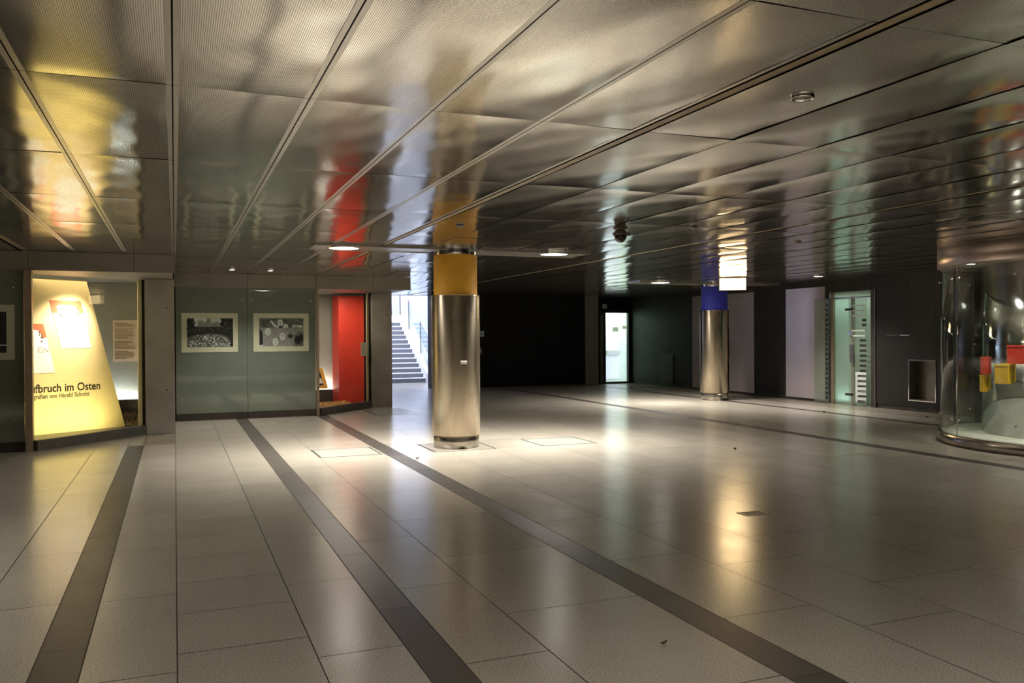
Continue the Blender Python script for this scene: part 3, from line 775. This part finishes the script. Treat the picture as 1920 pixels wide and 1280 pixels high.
def leaf(x, y, s, rot, label, seed):
    r = random.Random(seed); n = 7; mb = MB(); L, Rr = [], []
    for k in range(n + 1):
        u = k / n; w = .5 * math.sin(PI * min(1, u * 1.08 + .02)) ** .8 * s * .55
        z = .004 + .35 * s * (u - .5) ** 2 * 2 + .1 * s * r.random()
        c, sn = math.cos(rot), math.sin(rot)
        for lst, sg in ((L, 1), (Rr, -1)):
            px, py = (u - .5) * s, sg * w
            lst.append(mb.bm.verts.new((x + px * c - py * sn, y + px * sn + py * c, z + .12 * s * abs(sg))))
    mid = [mb.bm.verts.new((x + (k / n - .5) * s * math.cos(rot), y + (k / n - .5) * s * math.sin(rot), .003 + .35 * s * (k / n - .5) ** 2 * 2)) for k in range(n + 1)]
    for k in range(n):
        mb.bm.faces.new((mid[k], mid[k + 1], L[k + 1], L[k])); mb.bm.faces.new((mid[k], Rr[k], Rr[k + 1], mid[k + 1]))
    o = mb.build('dry_leaf', ['leaf'], fix=False); tag(o, label, 'leaf', 'dry leaves on the floor')
leaf(2.91, 10.55, .06, .3, 'dry leaf on the floor in front of the yellow-banded column', 1)
leaf(7.17, 9.6, .08, .6, 'dry leaf lying alone on the mid floor right of the columns', 2)
leaf(12.17, 13.39, .10, 1.2, 'dry leaf on the floor in front of the glass door', 3)
leaf(2.33, 3.72, .045, .2, 'thin dark leaf on the floor left of the near dark stripe', 4)
leaf(13.2, 11.8, .06, 2., 'dry leaf by the dark wall under the steel niche', 5)

# ================================================================== CEILING FITTINGS
def downlight(x, y, r, label, group, small=False, z=None):
    z = z or (H - .03 if not small else H - .012)
    t = thing('downlight', (x, y, z), label, 'lamp', group)
    MB().lathe((x, y, z), [(r, .03), (r + .02, .03), (r + .02, -.004), (r + .006, -.010), (r, -.004)], 48).build('trim_ring', ['chrome'], t)
    MB().lathe((x, y, z), [(0, -.012), (r * .7, -.009), (r, -.002), (r, .01), (0, .01)], 48).build('diffuser', ['lamp_small' if small else 'lamp'], t)
G1 = 'large round ceiling downlights'
downlight(2.14, 11.42, .20, 'round lit downlight left of the yellow-banded column', G1)
downlight(5.22, 11.30, .20, 'round lit downlight right of the yellow-banded column', G1)
downlight(10.42, 16.72, .21, 'round lit downlight left of the blue-banded column', G1)
downlight(12.63, 14.05, .105, 'small round lit downlight in front of the glass door', None, True)
G2 = 'small downlights over the photo panels'
downlight(.97, 15.95, .055, 'small lit downlight above the crowd photo', G2, True)
downlight(1.64, 15.95, .055, 'small lit downlight above the masks photo', G2, True)
# real lights of those fittings
WARM = (1., .93, .83)
LAMP_E = 1480
for (x, y, e) in ((2.14, 11.42, 1.0), (5.22, 11.30, 1.15), (10.42, 16.72, 1.0)):
    add_light('SPOT', 'downlight_or_fill', (x, y, H - .06), LAMP_E * e, WARM, spot_size=math.radians(142), spot_blend=1., shadow_soft_size=.15)
add_light('SPOT', 'downlight_or_fill', (12.63, 14.05, H - .05), 420, WARM, spot_size=math.radians(120), spot_blend=1., shadow_soft_size=.08)
for x in (.97, 1.64):
    add_light('SPOT', 'downlight_or_fill', (x, 15.95, H - .05), 125, WARM, spot_size=math.radians(110), spot_blend=1., shadow_soft_size=.05)
# unseen fill spots added behind and beside the camera, without fittings
for (x, y, e) in ((-.6, .2, .52), (2.2, -.2, .42), (5.3, -.5, .18), (-3.2, 6.2, .32), (9.6, 5.0, .16)):
    add_light('SPOT', 'downlight_or_fill', (x, y, H - .06), LAMP_E * e, WARM, spot_size=math.radians(150), spot_blend=1., shadow_soft_size=.18)
# unlit ring lamp and its sensor disc, near camera
t = thing('ring_lamp', (3.0, 3.45, H + .005), 'unlit steel ring lamp in the ceiling near the camera', 'lamp')
MB().lathe((3.0, 3.45, H), [(.048, .03), (.058, .03), (.060, -.004), (.060, -.018), (.056, -.021), (.050, -.018), (.046, .03)], 48).build('ring', ['chrome'], t)
MB().lathe((3.0, 3.45, H), [(0, -.008), (.05, -.008), (.05, 0.), (0, 0)], 32).build('lens', ['frame'], t)
o = MB().lathe((2.92, 3.49, H), [(0, -.004), (.017, -.004), (.018, 0), (0, 0)], 24).build('sensor_disc', ['plastic_white']); tag(o, 'tiny pale sensor disc beside the unlit ring lamp', 'sensor')
for (x, y, lb) in ((2.93, 8.82, 'small ceiling detector above the yellow-banded column reflection'), (5.46, 8.06, 'small ceiling detector near the dome camera'), (7.66, 8.9, 'small ceiling detector beyond the dome camera')):
    t = thing('ceiling_detector', (x, y, H), lb, 'detector', 'small ceiling detectors')
    MB().lathe((x, y, H), [(0, -.03), (.025, -.03), (.045, -.015), (.05, 0), (0, 0)], 24).build('housing', ['cam_body'], t)
    MB().lathe((x, y, H), [(0, -.036), (.012, -.034), (.014, -.028), (0, -.028)], 16).build('sensor_cap', ['plastic_white'], t)
# dome camera
x, y = 4.74, 8.45
t = thing('dome_camera', (x, y, H), 'black dome security camera hanging under the metal ceiling', 'camera')
MB().lathe((x, y, H), [(0, 0), (.085, 0), (.085, -.012), (.055, -.03), (0, -.03)], 32).build('mount_plate', ['cam_body'], t)
MB().lathe((x, y, H), [(.05, -.02), (.07, -.045), (.085, -.075), (.087, -.09), (.0, -.09)], 32).build('housing', ['cam_body'], t)
MB().lathe((x, y, H), [(.072, -.09)] + [(.072 * math.cos(k * PI / 16), -.09 - .085 * math.sin(k * PI / 16)) for k in range(1, 9)], 32).build('dome', ['dome'], t)
MB().box((x - .115, y - .035, H - .085), (x - .075, y - .015, H - .065), .004).build('bracket', ['cam_body'], t)
MB().box((x + .075, y - .04, H - .08), (x + .115, y - .02, H - .055), .004).build('bracket', ['cam_body'], t)
# illuminated hanging sign by the blue column
s0 = P(1350, 530, (.5, .866, 0), .5 * 11.2 + .866 * 14.9); s1 = P(1398, 530, (.5, .866, 0), .5 * 11.2 + .866 * 14.9)
sd = Vector((s1.x - s0.x, s1.y - s0.y, 0)).normalized(); sn = Vector((sd.y, -sd.x, 0)); sw = (Vector((s1.x, s1.y, 0)) - Vector((s0.x, s0.y, 0))).length
t = thing('lit_hanging_sign', (s0.x, s0.y, 2.56), 'glowing white box sign hanging from the ceiling beside the blue-banded column', 'sign')
def sp(u, z, o): return Vector((s0.x, s0.y, 0)) + sd * u + sn * o + Vector((0, 0, z))
MB().prism([sp(-.012, 0, -.002)[:2], sp(sw + .012, 0, -.002)[:2], sp(sw + .012, 0, -.14)[:2], sp(-.012, 0, -.14)[:2]], 2.535, 2.80).build('housing', ['plastic_white'], t)
MB().slab([sp(0, 2.545, 0), sp(sw, 2.545, 0), sp(sw, 2.785, 0), sp(0, 2.785, 0)], .006).build('lit_face', ['sign_face'], t)
MB().slab([sp(.03, 2.572, .0065), sp(sw - .03, 2.572, .0065), sp(sw - .03, 2.584, .0065), sp(.03, 2.584, .0065)], .001).build('yellow_line', ['sign_line'], t)
MB().slab([sp(sw - .075, 2.61, .0065), sp(sw - .06, 2.608, .0065), sp(sw - .058, 2.635, .0065), sp(sw - .066, 2.63, .0065)], .001).build('small_symbol', ['ink'], t)
for u in (.08, sw - .08): MB().tube([sp(u, 2.79, -.07), sp(u, H + .01, -.07)], .012).build('hanger', ['chrome'], t)
p = sp(sw / 2, 2.66, .12)
ll = add_light('AREA', 'sign_glow', p, 9, (1., .72, .38), shape='RECTANGLE', size=sw, size_y=.24)
ll.matrix_world = Matrix.Translation(p) @ Matrix((sd, Vector((0, 0, 1)), -sn * -1)).transposed().to_4x4() if False else Matrix.Translation(p)
ll.rotation_mode = 'QUATERNION'; ll.rotation_quaternion = sn.to_track_quat('-Z', 'Y'); ll.location = p

# ================================================================== RIGHT WALL FITTINGS
def steel_panel(y0, y1, label):
    o = MB().box((13.925, y0, .06), (13.949, y1, 2.68), .004).build('steel_wall_panel', ['wall_panel']); tag(o, label, 'wall panel')
steel_panel(17.85, 20.63, 'tall brushed steel wall panel behind the blue-banded column')
steel_panel(15.29, 16.62, 'tall brushed steel wall panel left of the glass door')
t = thing('steel_niche', (13.95, 12.6, .23), 'small steel-lined niche low in the dark wall beside the glass kiosk', 'niche')
y0, y1, z0, z1 = 12.272, 12.908, .232, 1.038
mb = MB(); mb.box((14.17, y0, z0), (14.19, y1, z1)); mb.box((13.96, y0, z0), (14.17, y0 + .01, z1)); mb.box((13.96, y1 - .01, z0), (14.17, y1, z1)); mb.box((13.96, y0, z0), (14.17, y1, z0 + .01)); mb.box((13.96, y0, z1 - .01), (14.17, y1, z1)); mb.build('lining', ['niche'], t)
mb = MB()
for (a, b, c, d) in ((y0 - .02, y1 + .02, z0 - .02, z0), (y0 - .02, y1 + .02, z1, z1 + .02), (y0 - .02, y0, z0, z1), (y1, y1 + .02, z0, z1)): mb.box((13.938, a, c), (13.975, b, d))
mb.build('frame', ['chrome'], t)
t = thing('wall_hatch', (13.93, 22., .09), 'low dark steel hatch on the black wall left of the blue-banded column', 'hatch')
MB().box((13.93, 21.66, .09), (13.949, 22.36, .98), .004).build('cover', ['kick'], t)
MB().lathe((13.93, 21.8, .55), [(0, -.006), (.015, -.006), (.015, 0), (0, 0)], 16, axis='x').build('lock', ['chrome'], t)
# ---- door_1: glass door in the right wall
d1 = thing('door_1', (13.95, 14.55, 0)); struct(d1)
MB().box((13.93, 13.80, 0), (14.25, 13.92, 2.54), .003).build('door_frame', ['kick'], d1)
MB().box((13.925, 13.785, 0), (13.945, 13.80, 2.54)).build('frame_edge', ['steel_base'], d1)
MB().box((13.95, 15.05, 0), (14.06, 15.13, 2.53), .003).build('door_post', ['frame'], d1)
MB().box((13.97, 14.46, 0), (14.05, 14.53, 2.42), .003).build('door_post', ['frame'], d1)
MB().box((13.96, 13.92, 2.38), (14.04, 15.62, 2.405), .002).build('door_rail', ['chrome'], d1)
MB().box((13.99, 13.92, 2.405), (14.0, 15.22, 2.53)).build('transom_glass', ['frost_light'], d1)
MB().box((14.01, 14.53, .02), (14.022, 15.05, 2.38)).build('frosted_pane', ['frost'], d1)
MB().box((14.02, 13.93, .02), (14.032, 14.46, 2.38)).build('frosted_pane', ['frost_light'], d1)
def leafglass(hx, hy, ex, ey, z0, z1, rows):
    a = Vector((hx, hy, z0)); b = Vector((ex, ey, z0)); u = Vector((0, 0, z1 - z0))
    l = MB().slab([a, b, b + u, a + u], .01).build('door_leaf', ['glass_leaf'], d1)
    e = (b - a); n = e.cross(Vector((0, 0, 1))).normalized() * .0115
    dk, wh = MB(), MB()
    for k in range(20):
        z = .07 + k * (z1 - z0 - .14) / 20
        f = rows(k)
        if f is None: continue
        for (m_, u0, u1, hh) in f:
            (dk if m_ else wh).slab([a + e * u0 + n * .1 + Vector((0, 0, z)), a + e * u1 + n * .1 + Vector((0, 0, z)), a + e * u1 + n * .1 + Vector((0, 0, z + hh)), a + e * u0 + n * .1 + Vector((0, 0, z + hh))], -.0015)
    dk.build('dark_bars', ['etch_dark'], l); wh.build('white_bars', ['etch_light'], l)
    return l, a, e, n
# left leaf folded flat along the wall, right leaf standing open into the hall
l1, a, e, n = leafglass(13.90, 15.14, 13.90, 15.60, .02, 2.40, lambda k: [(1, .03, .22, .055)])
l2, a, e, n = leafglass(13.92, 14.02, 13.84, 14.46, .02, 2.37, lambda k: ([(1, .03, .5, .045), (0, .03, .62, .105)] if k < 6 else [(1, .02, .38, .05)] if k < 13 else [(1, .02, .25, .05)] if k in (15, 16) else [(0, .1, .8, .03)]))
h = MB(); h.box((13.80, 14.30, .95), (13.83, 14.40, 1.35), .006); h.build('door_handle', ['steel_base'], l2)
for z in (.22, 2.1):
    MB().box((13.83, 14.36, z), (13.88, 14.56, z + .05), .004).build('hinge', ['black_metal'], l2)
MB().box((13.80, 14.34, 1.55), (13.835, 14.42, 1.66), .004).build('lock', ['chrome'], l2)
# room behind the frosted panes
mb = MB(); mb.box((15.2, 13.3, 0), (15.3, 15.9, 2.7)); mb.box((14.2, 15.6, 0), (15.2, 15.7, 2.7)); mb.box((14.2, 13.4, 0), (15.2, 13.5, 2.7)); mb.box((14.2, 13.4, 2.65), (15.3, 15.7, 2.75))
struct(mb.build('wall_door_room', ['cabin']))
add_light('AREA', 'door_room_light', (14.35, 14.5, 2.6), 16, (.93, 1., .96), shape='RECTANGLE', size=.25, size_y=1.6)
add_light('AREA', 'door_room_light', (14.2, 14.75, .05), 3.0, (.92, 1., .97), shape='RECTANGLE', size=.2, size_y=.5, rot=(PI, 0, 0))
# ---- door_2: lit lift doorway in the back wall
d2 = thing('door_2', ((DX0 + DX1) / 2, 24.2, 0)); struct(d2)
mb = MB(); mb.box((DX0 - .10, 24.17, 0), (DX0, 24.3, DZ + .10)); mb.box((DX1, 24.17, 0), (DX1 + .08, 24.3, DZ + .10)); mb.box((DX0 - .10, 24.17, DZ), (DX1 + .08, 24.3, DZ + .12)); mb.build('door_frame', ['black_metal'], d2)
MB().box((DX0 - .0, 24.18, 0), (DX1, 24.3, .055)).build('sill', ['black_metal'], d2)
MB().box((DX0 - .225, 24.1, .03), (DX0 - .175, 24.2, 2.27), .004).build('door_jamb', ['niche'], d2)
cbn = thing('lift_cabin', (13.4, 25.4, 0), 'bright pale green lift cabin seen through the far doorway', 'lift cabin')
mb = MB(); mb.box((12.75, 25.75, 0), (15.2, 25.8, 2.5)); mb.build('back_wall', ['cabin'], cbn)
mb = MB(); mb.box((12.75, 24.32, 0), (12.8, 25.8, 2.5)); mb.build('side_wall', ['cabin'], cbn)
mb = MB(); mb.box((15.15, 24.32, 0), (15.2, 25.8, 2.5)); mb.build('side_wall', ['cabin'], cbn)
MB().box((12.75, 24.3, -.05), (15.2, 25.8, .05)).build('cabin_floor', ['cabin_box'], cbn)
MB().box((12.75, 24.32, 2.5), (15.2, 25.8, 2.55)).build('cabin_ceiling', ['cabin'], cbn)
MB().box((13.6, 25.65, .06), (14.3, 25.75, 2.5)).build('front_panel', ['white'], cbn)
MB().box((13.75, 25.5, .90), (14.29, 25.66, 1.05), .01).build('handrail_box', ['cabin_box'], cbn)
MB().box((14.07, 25.64, 1.70), (14.28, 25.65, 1.85)).build('notice_plate', ['plate_olive'], cbn)
MB().box((14.51, 25.735, 1.80), (14.65, 25.75, 1.89)).build('notice_plate', ['plate_olive'], cbn)
MB().box((13.05, 25.1, 2.47), (14.9, 25.6, 2.5)).build('lamp_panel', ['cabin_lamp'], cbn)
add_light('AREA', 'cabin_light', (14.0, 25.3, 2.45), 20, (.80, 1., .80), shape='RECTANGLE', size=1.8, size_y=.4)
# small signs on the back wall
def wsign(name, x0, x1, z0, z1, plate, mark, label, cat):
    t = thing(name, ((x0 + x1) / 2, 24.2, z0), label, cat)
    MB().box((x0, 24.185, z0), (x1, 24.199, z1), .002).build('plate', [plate], t)
    w, hh = x1 - x0, z1 - z0
    mb = MB(); mb.slab([(x0 + w * .2, 24.1845, z0 + hh * .5), (x0 + w * .5, 24.1845, z0 + hh * .25), (x0 + w * .5, 24.1845, z0 + hh * .42), (x0 + w * .8, 24.1845, z0 + hh * .42), (x0 + w * .8, 24.1845, z0 + hh * .58), (x0 + w * .5, 24.1845, z0 + hh * .58), (x0 + w * .5, 24.1845, z0 + hh * .75)], .0012)
    mb.build('arrow', [mark], t)
# square sign with arrow hangs on the door header
wsign('arrow_sign', 12.90, 13.05, 2.44, 2.58, 'sign_white', 'ink', 'small white square sign with black arrow above the lift doorway', 'sign')
wsign('exit_sign', 8.55, 8.80, 1.55, 1.73, 'sign_white', 'exit_green', 'small green and white escape sign on the black wall beside the yellow-banded column', 'sign')
t = thing('switch_plate', (8.66, 24.2, 1.1), 'pale switch plate below the small escape sign on the black wall', 'switch')
MB().box((8.60, 24.19, 1.0), (8.73, 24.199, 1.22), .002).build('plate', ['cam_body'], t)
MB().box((8.64, 24.182, 1.07), (8.69, 24.19, 1.15), .002).build('rocker', ['plastic_white'], t)

# ================================================================== GLASS KIOSK
KC = Vector((11.8, 8.0, 0)); KR = 1.76
k = thing('glass_kiosk', KC, 'round glass kiosk on a dark steel plinth at the right edge', 'kiosk')
MB().lathe(KC, [(0, 0), (KR, 0), (KR + .0, .15), (KR - .05, .155), (KR - .05, .15), (0, .15)], 160).build('plinth', ['plinth'], k)
MB().lathe(KC, [(0, .151), (KR - .05, .151), (KR - .05, .158), (0, .158)], 120).build('kiosk_floor', ['kiosk_floor'], k)
MB().lathe(KC, [(KR - .06, 2.55), (KR + .0, 2.55), (KR + .004, 2.555), (KR + .004, H + .01), (KR - .06, H + .01)], 160).build('fascia', ['fascia'], k)
MB().lathe(KC, [(0, 2.56), (KR - .06, 2.56), (KR - .06, 2.60), (0, 2.60)], 120).build('kiosk_ceiling', ['fascia'], k)
A0 = math.radians(158.6)
for q in range(10):
    a, b = A0 + q * math.radians(36) + .004, A0 + (q + 1) * math.radians(36) - .004
    if q < 3 or q > 7:
        g = MB().lathe(KC, [(KR - .045, .158), (KR - .033, .158), (KR - .033, 2.55), (KR - .045, 2.55)], 18, a, b)
        for e_ in (a, b):
            c_, s_ = math.cos(e_), math.sin(e_)
            g.face([(KC.x + r_ * c_, KC.y + r_ * s_, z_) for r_, z_ in ((KR - .045, .158), (KR - .033, .158), (KR - .033, 2.55), (KR - .045, 2.55))])
        g = g.build('glass_pane', ['glass_green'], k)
        for z in (.38, 2.36):
            for e_ in (a + .05, b - .05):
                c_, s_ = math.cos(e_), math.sin(e_)
                cl = MB(); cl.lathe((KC.x + (KR - .028) * c_, KC.y + (KR - .028) * s_, z), [(0, -.018), (.012, -.014), (.018, 0), (.012, .014), (0, .018)], 14); cl.build('clip', ['chrome'], g)
    else:
        if q == 5: pass
# dark back of the kiosk and the steel core
MB().lathe(KC, [(KR - .05, .158), (KR - .03, .158), (KR - .03, 2.55), (KR - .05, 2.55)], 40, A0 + math.radians(108), A0 + math.radians(288)).build('back_shell', ['wall_black'], k)
MB().lathe(KC, [(1.17, .158), (1.18, .16), (1.18, 2.56), (1.17, 2.56)], 120).build('steel_core', ['kiosk_steel'], k)
KN = Vector((-.7917, -.611, 0)); KT = Vector((.611, -.7917, 0))
def kp(ang, r): return Vector((KC.x + r * math.cos(ang), KC.y + r * math.sin(ang), 0))
# inner glass screen with bolts
p0 = P(1792, 807, (0, 0, 1), .158); p1 = P(1869, 806, (0, 0, 1), .158)
s = MB(); s.slab([(p0.x, p0.y, .158), (p1.x, p1.y, .158), (p1.x, p1.y, 2.55), (p0.x, p0.y, 2.55)], .012); s = s.build('inner_screen', ['glass_green'], k)
MB().box((p1.x - .008, p1.y - .008, .158), (p1.x + .008, p1.y + .008, 2.55)).build('screen_post', ['black_metal'], k)
for z in (.30, .75, 1.2, 1.65, 2.1, 2.4):
    cl = MB(); cl.lathe((p1.x - .012, p1.y - .012, z), [(0, -.012), (.009, -.009), (.012, 0), (.009, .009), (0, .012)], 12); cl.build('bolt', ['chrome'], s)
p2 = P(1840, 790, (0, 0, 1), .158)
MB().box((p2.x - .006, p2.y - .006, .158), (p2.x + .006, p2.y + .006, 2.55)).build('screen_post', ['chrome'], k)
# coloured leaflet boxes fixed to the core, and two reflections built as boxes
def kiosk_box(px, pw, py0, py1, mk, label, depth=.22):
    ang0 = math.atan((px - 960) / FPX) + math.radians(21.8955)
    d = Vector((math.sin(ang0), math.cos(ang0), 0))
    b_ = d.dot(KC); c_ = KC.dot(KC) - 1.18 ** 2; disc = b_ * b_ - c_
    t_ = b_ - math.sqrt(max(disc, .0))
    hit = d * t_; nrm = (hit - KC).normalized(); nrm.z = 0; tg = Vector((-nrm.y, nrm.x, 0))
    dep = t_ * math.cos(math.atan((px - 960) / FPX))
    hz = 631 - (px - 327) * .00534
    zt, zb = 1.6 - (py0 - hz) / FPX * dep, 1.6 - (py1 - hz) / FPX * dep
    w = pw / FPX * dep
    t = thing('box_or_reflection', hit + Vector((0, 0, zb)), label, 'box', 'coloured boxes in the kiosk')
    def cc(u, o): return (hit + tg * u + nrm * max(o, -.007))[:2]
    MB().prism([cc(-w / 2, -.03), cc(w / 2, -.03), cc(w / 2, depth), cc(-w / 2, depth)], zb, zt - .02).build('body', [mk], t)
    MB().prism([cc(-w / 2 - .004, -.03), cc(w / 2 + .004, -.03), cc(w / 2 + .004, depth + .006), cc(-w / 2 - .004, depth + .006)], zt - .02, zt).build('lid', [mk], t)
kiosk_box(1885, 32, 683, 719, 'box_yellow', 'yellow box in the middle of the glass kiosk', .07)
kiosk_box(1911, 38, 647, 682, 'box_red', 'red box at the right edge of the glass kiosk', .05)
kiosk_box(1849, 20, 669, 701, 'box_red', 'reflection of a red box in the kiosk core, built solid, above a yellow one', .05)  # this pair models mirror images of the boxes in the steel core
kiosk_box(1847, 20, 703, 734, 'box_yellow', 'reflection of a yellow box in the kiosk core, built solid, below a red one', .05)
t = thing('kiosk_lamp', (10.28, 8.45, 2.55), 'lit downlight under the roof of the glass kiosk', 'lamp')
MB().lathe((10.28, 8.45, 2.56), [(.06, 0), (.075, 0), (.075, -.012), (.06, -.014)], 32).build('trim_ring', ['chrome'], t)
MB().lathe((10.28, 8.45, 2.556), [(0, -.01), (.06, -.006), (.06, 0), (0, 0)], 32).build('diffuser', ['lamp_small'], t)
add_light('SPOT', 'downlight_or_fill', (10.28, 8.45, 2.52), 85, (1., .95, .8), spot_size=math.radians(140), spot_blend=1., shadow_soft_size=.06)
add_light('SPOT', 'downlight_or_fill', (10.45, 7.3, 2.52), 85, (1., .95, .8), spot_size=math.radians(140), spot_blend=1., shadow_soft_size=.06)  # extra spot without a fixture, added to brighten the box fronts

# ================================================================== STAIRWAY
ST = thing('staircase', (6.4, 27.6, 0), 'grey stone staircase with overhead light painted white on its treads, climbing into daylight', 'staircase')
NR, RZ, TY = 13, .163, .283
for i in range(NR):
    y0, z1 = 27.6 + i * TY, (i + 1) * RZ
    ye = y0 + TY + .02 if i < NR - 1 else 34.
    s = MB().box((4.76, y0, max(0, z1 - .3)), (8.05, ye, z1 - .006)).build('step', ['stone_step'], ST)
    MB().box((4.76, y0 - .012, z1 - .03), (8.05, y0 + TY + .01 if i < NR - 1 else 34., z1), .004).build('tread', ['white'], s)  # white top imitates light falling from above on the grey steps
mb = MB(); mb.prism([(8.05, 27.4), (9.6, 27.4), (9.6, 34.), (8.05, 34.)], -.05, 0.); mb.build('stair_side_base', ['stone_step'], ST)
def lz(y): return (y - 27.6) * RZ / TY
mb = MB(); v = [(8.05, 27.5, 0), (8.05, 32., lz(32) + .2), (8.05, 34.3, lz(31.6) + .2), (8.05, 34.3, 0)]
v = [(8.05, 27.45, 0), (8.05, 27.45, .32), (8.05, 31.3, lz(31.3) + .26), (8.05, 34.3, lz(31.3) + .26), (8.05, 34.3, 0)]
mb.slab(v, .14); mb.build('stringer', ['white'], ST)
RL = thing('stair_railing', (8.05, 29.5, 0), 'white handrail on glass panels beside the bright staircase', 'railing')
RZ0 = lambda y: 1.56 + (y - 27.6) * .51
MB().tube([(8.07, 27.3, RZ0(27.3)), (8.07, 31.4, RZ0(31.4)), (8.07, 33.8, RZ0(31.4))], .032).build('handrail', ['rail'], RL)
for y in (27.5, 28.7, 30.3, 31.6, 33.0):
    zb = min(lz(y), lz(31.3)) + .26
    MB().tube([(8.07, y, zb - .02), (8.07, y + .06, RZ0(min(y, 31.4)))], .016).build('post', ['black_metal'], RL)
mb = MB(); mb.slab([(8.10, 27.45, .40), (8.10, 31.3, lz(31.3) + .36), (8.10, 31.3, RZ0(31.3) - .1), (8.10, 27.45, RZ0(27.45) - .1)], .012); mb.build('glass_panel', ['glass_green'], RL)
# ================================================================== WORLD + case lights
w = bpy.data.worlds.new('sky'); bpy.context.scene.world = w; w.use_nodes = True
bg = w.node_tree.nodes['Background']; bg.inputs[0].default_value = (.70, .76, 1.0, 1); bg.inputs[1].default_value = 6.5
# yellow case: spot on the posters, warm tube at the foot of the board
def aim(o, tgt): o.rotation_mode = 'QUATERNION'; o.rotation_quaternion = (Vector(tgt) - o.location).to_track_quat('-Z', 'Y')
l = add_light('SPOT', 'case_spot', (-1.05, 14.62, 2.45), 300, (1., .86, .64), spot_size=math.radians(74), spot_blend=1., shadow_soft_size=.06); aim(l, bp(-1.0, 1.65))
l = add_light('AREA', 'case_floor_tube', (-1.35, 14.45, .19), 16, (1., .90, .40), shape='RECTANGLE', size=1.5, size_y=.06)
l.rotation_euler = (0, 0, 0); aim(l, bp(-1.2, .7)); 
l = add_light('AREA', 'case_ceiling', (-1.7, 15., 2.5), 12, (1., .82, .5), shape='RECTANGLE', size=1.6, size_y=.8)
l = add_light('AREA', 'case_ledge_tube', (-1.8, 16.3, .5), 16, (.95, 1., .97), shape='RECTANGLE', size=2.4, size_y=.05); aim(l, (-1.8, 16.38, 1.2))
l = add_light('AREA', 'case_ledge_tube', (2.8, 19.56, .36), 17, (.97, 1., .97), shape='RECTANGLE', size=1.5, size_y=.05); aim(l, (2.8, 19.64, 1.2))
l = add_light('AREA', 'case_ceiling', (3.1, 18.2, 2.5), 30, (1., .85, .65), shape='RECTANGLE', size=.9, size_y=.4)

sc = bpy.context.scene
sc.view_settings.view_transform = 'Standard'; sc.view_settings.look = 'None'; sc.view_settings.gamma = 1; sc.view_settings.use_curve_mapping = False
sc.view_settings.exposure = 0.0
sc.cycles.use_denoising = True
sc.cycles.max_bounces = 12; sc.cycles.glossy_bounces = 6; sc.cycles.diffuse_bounces = 5; sc.cycles.transparent_max_bounces = 24
sc.cycles.sample_clamp_indirect = 6
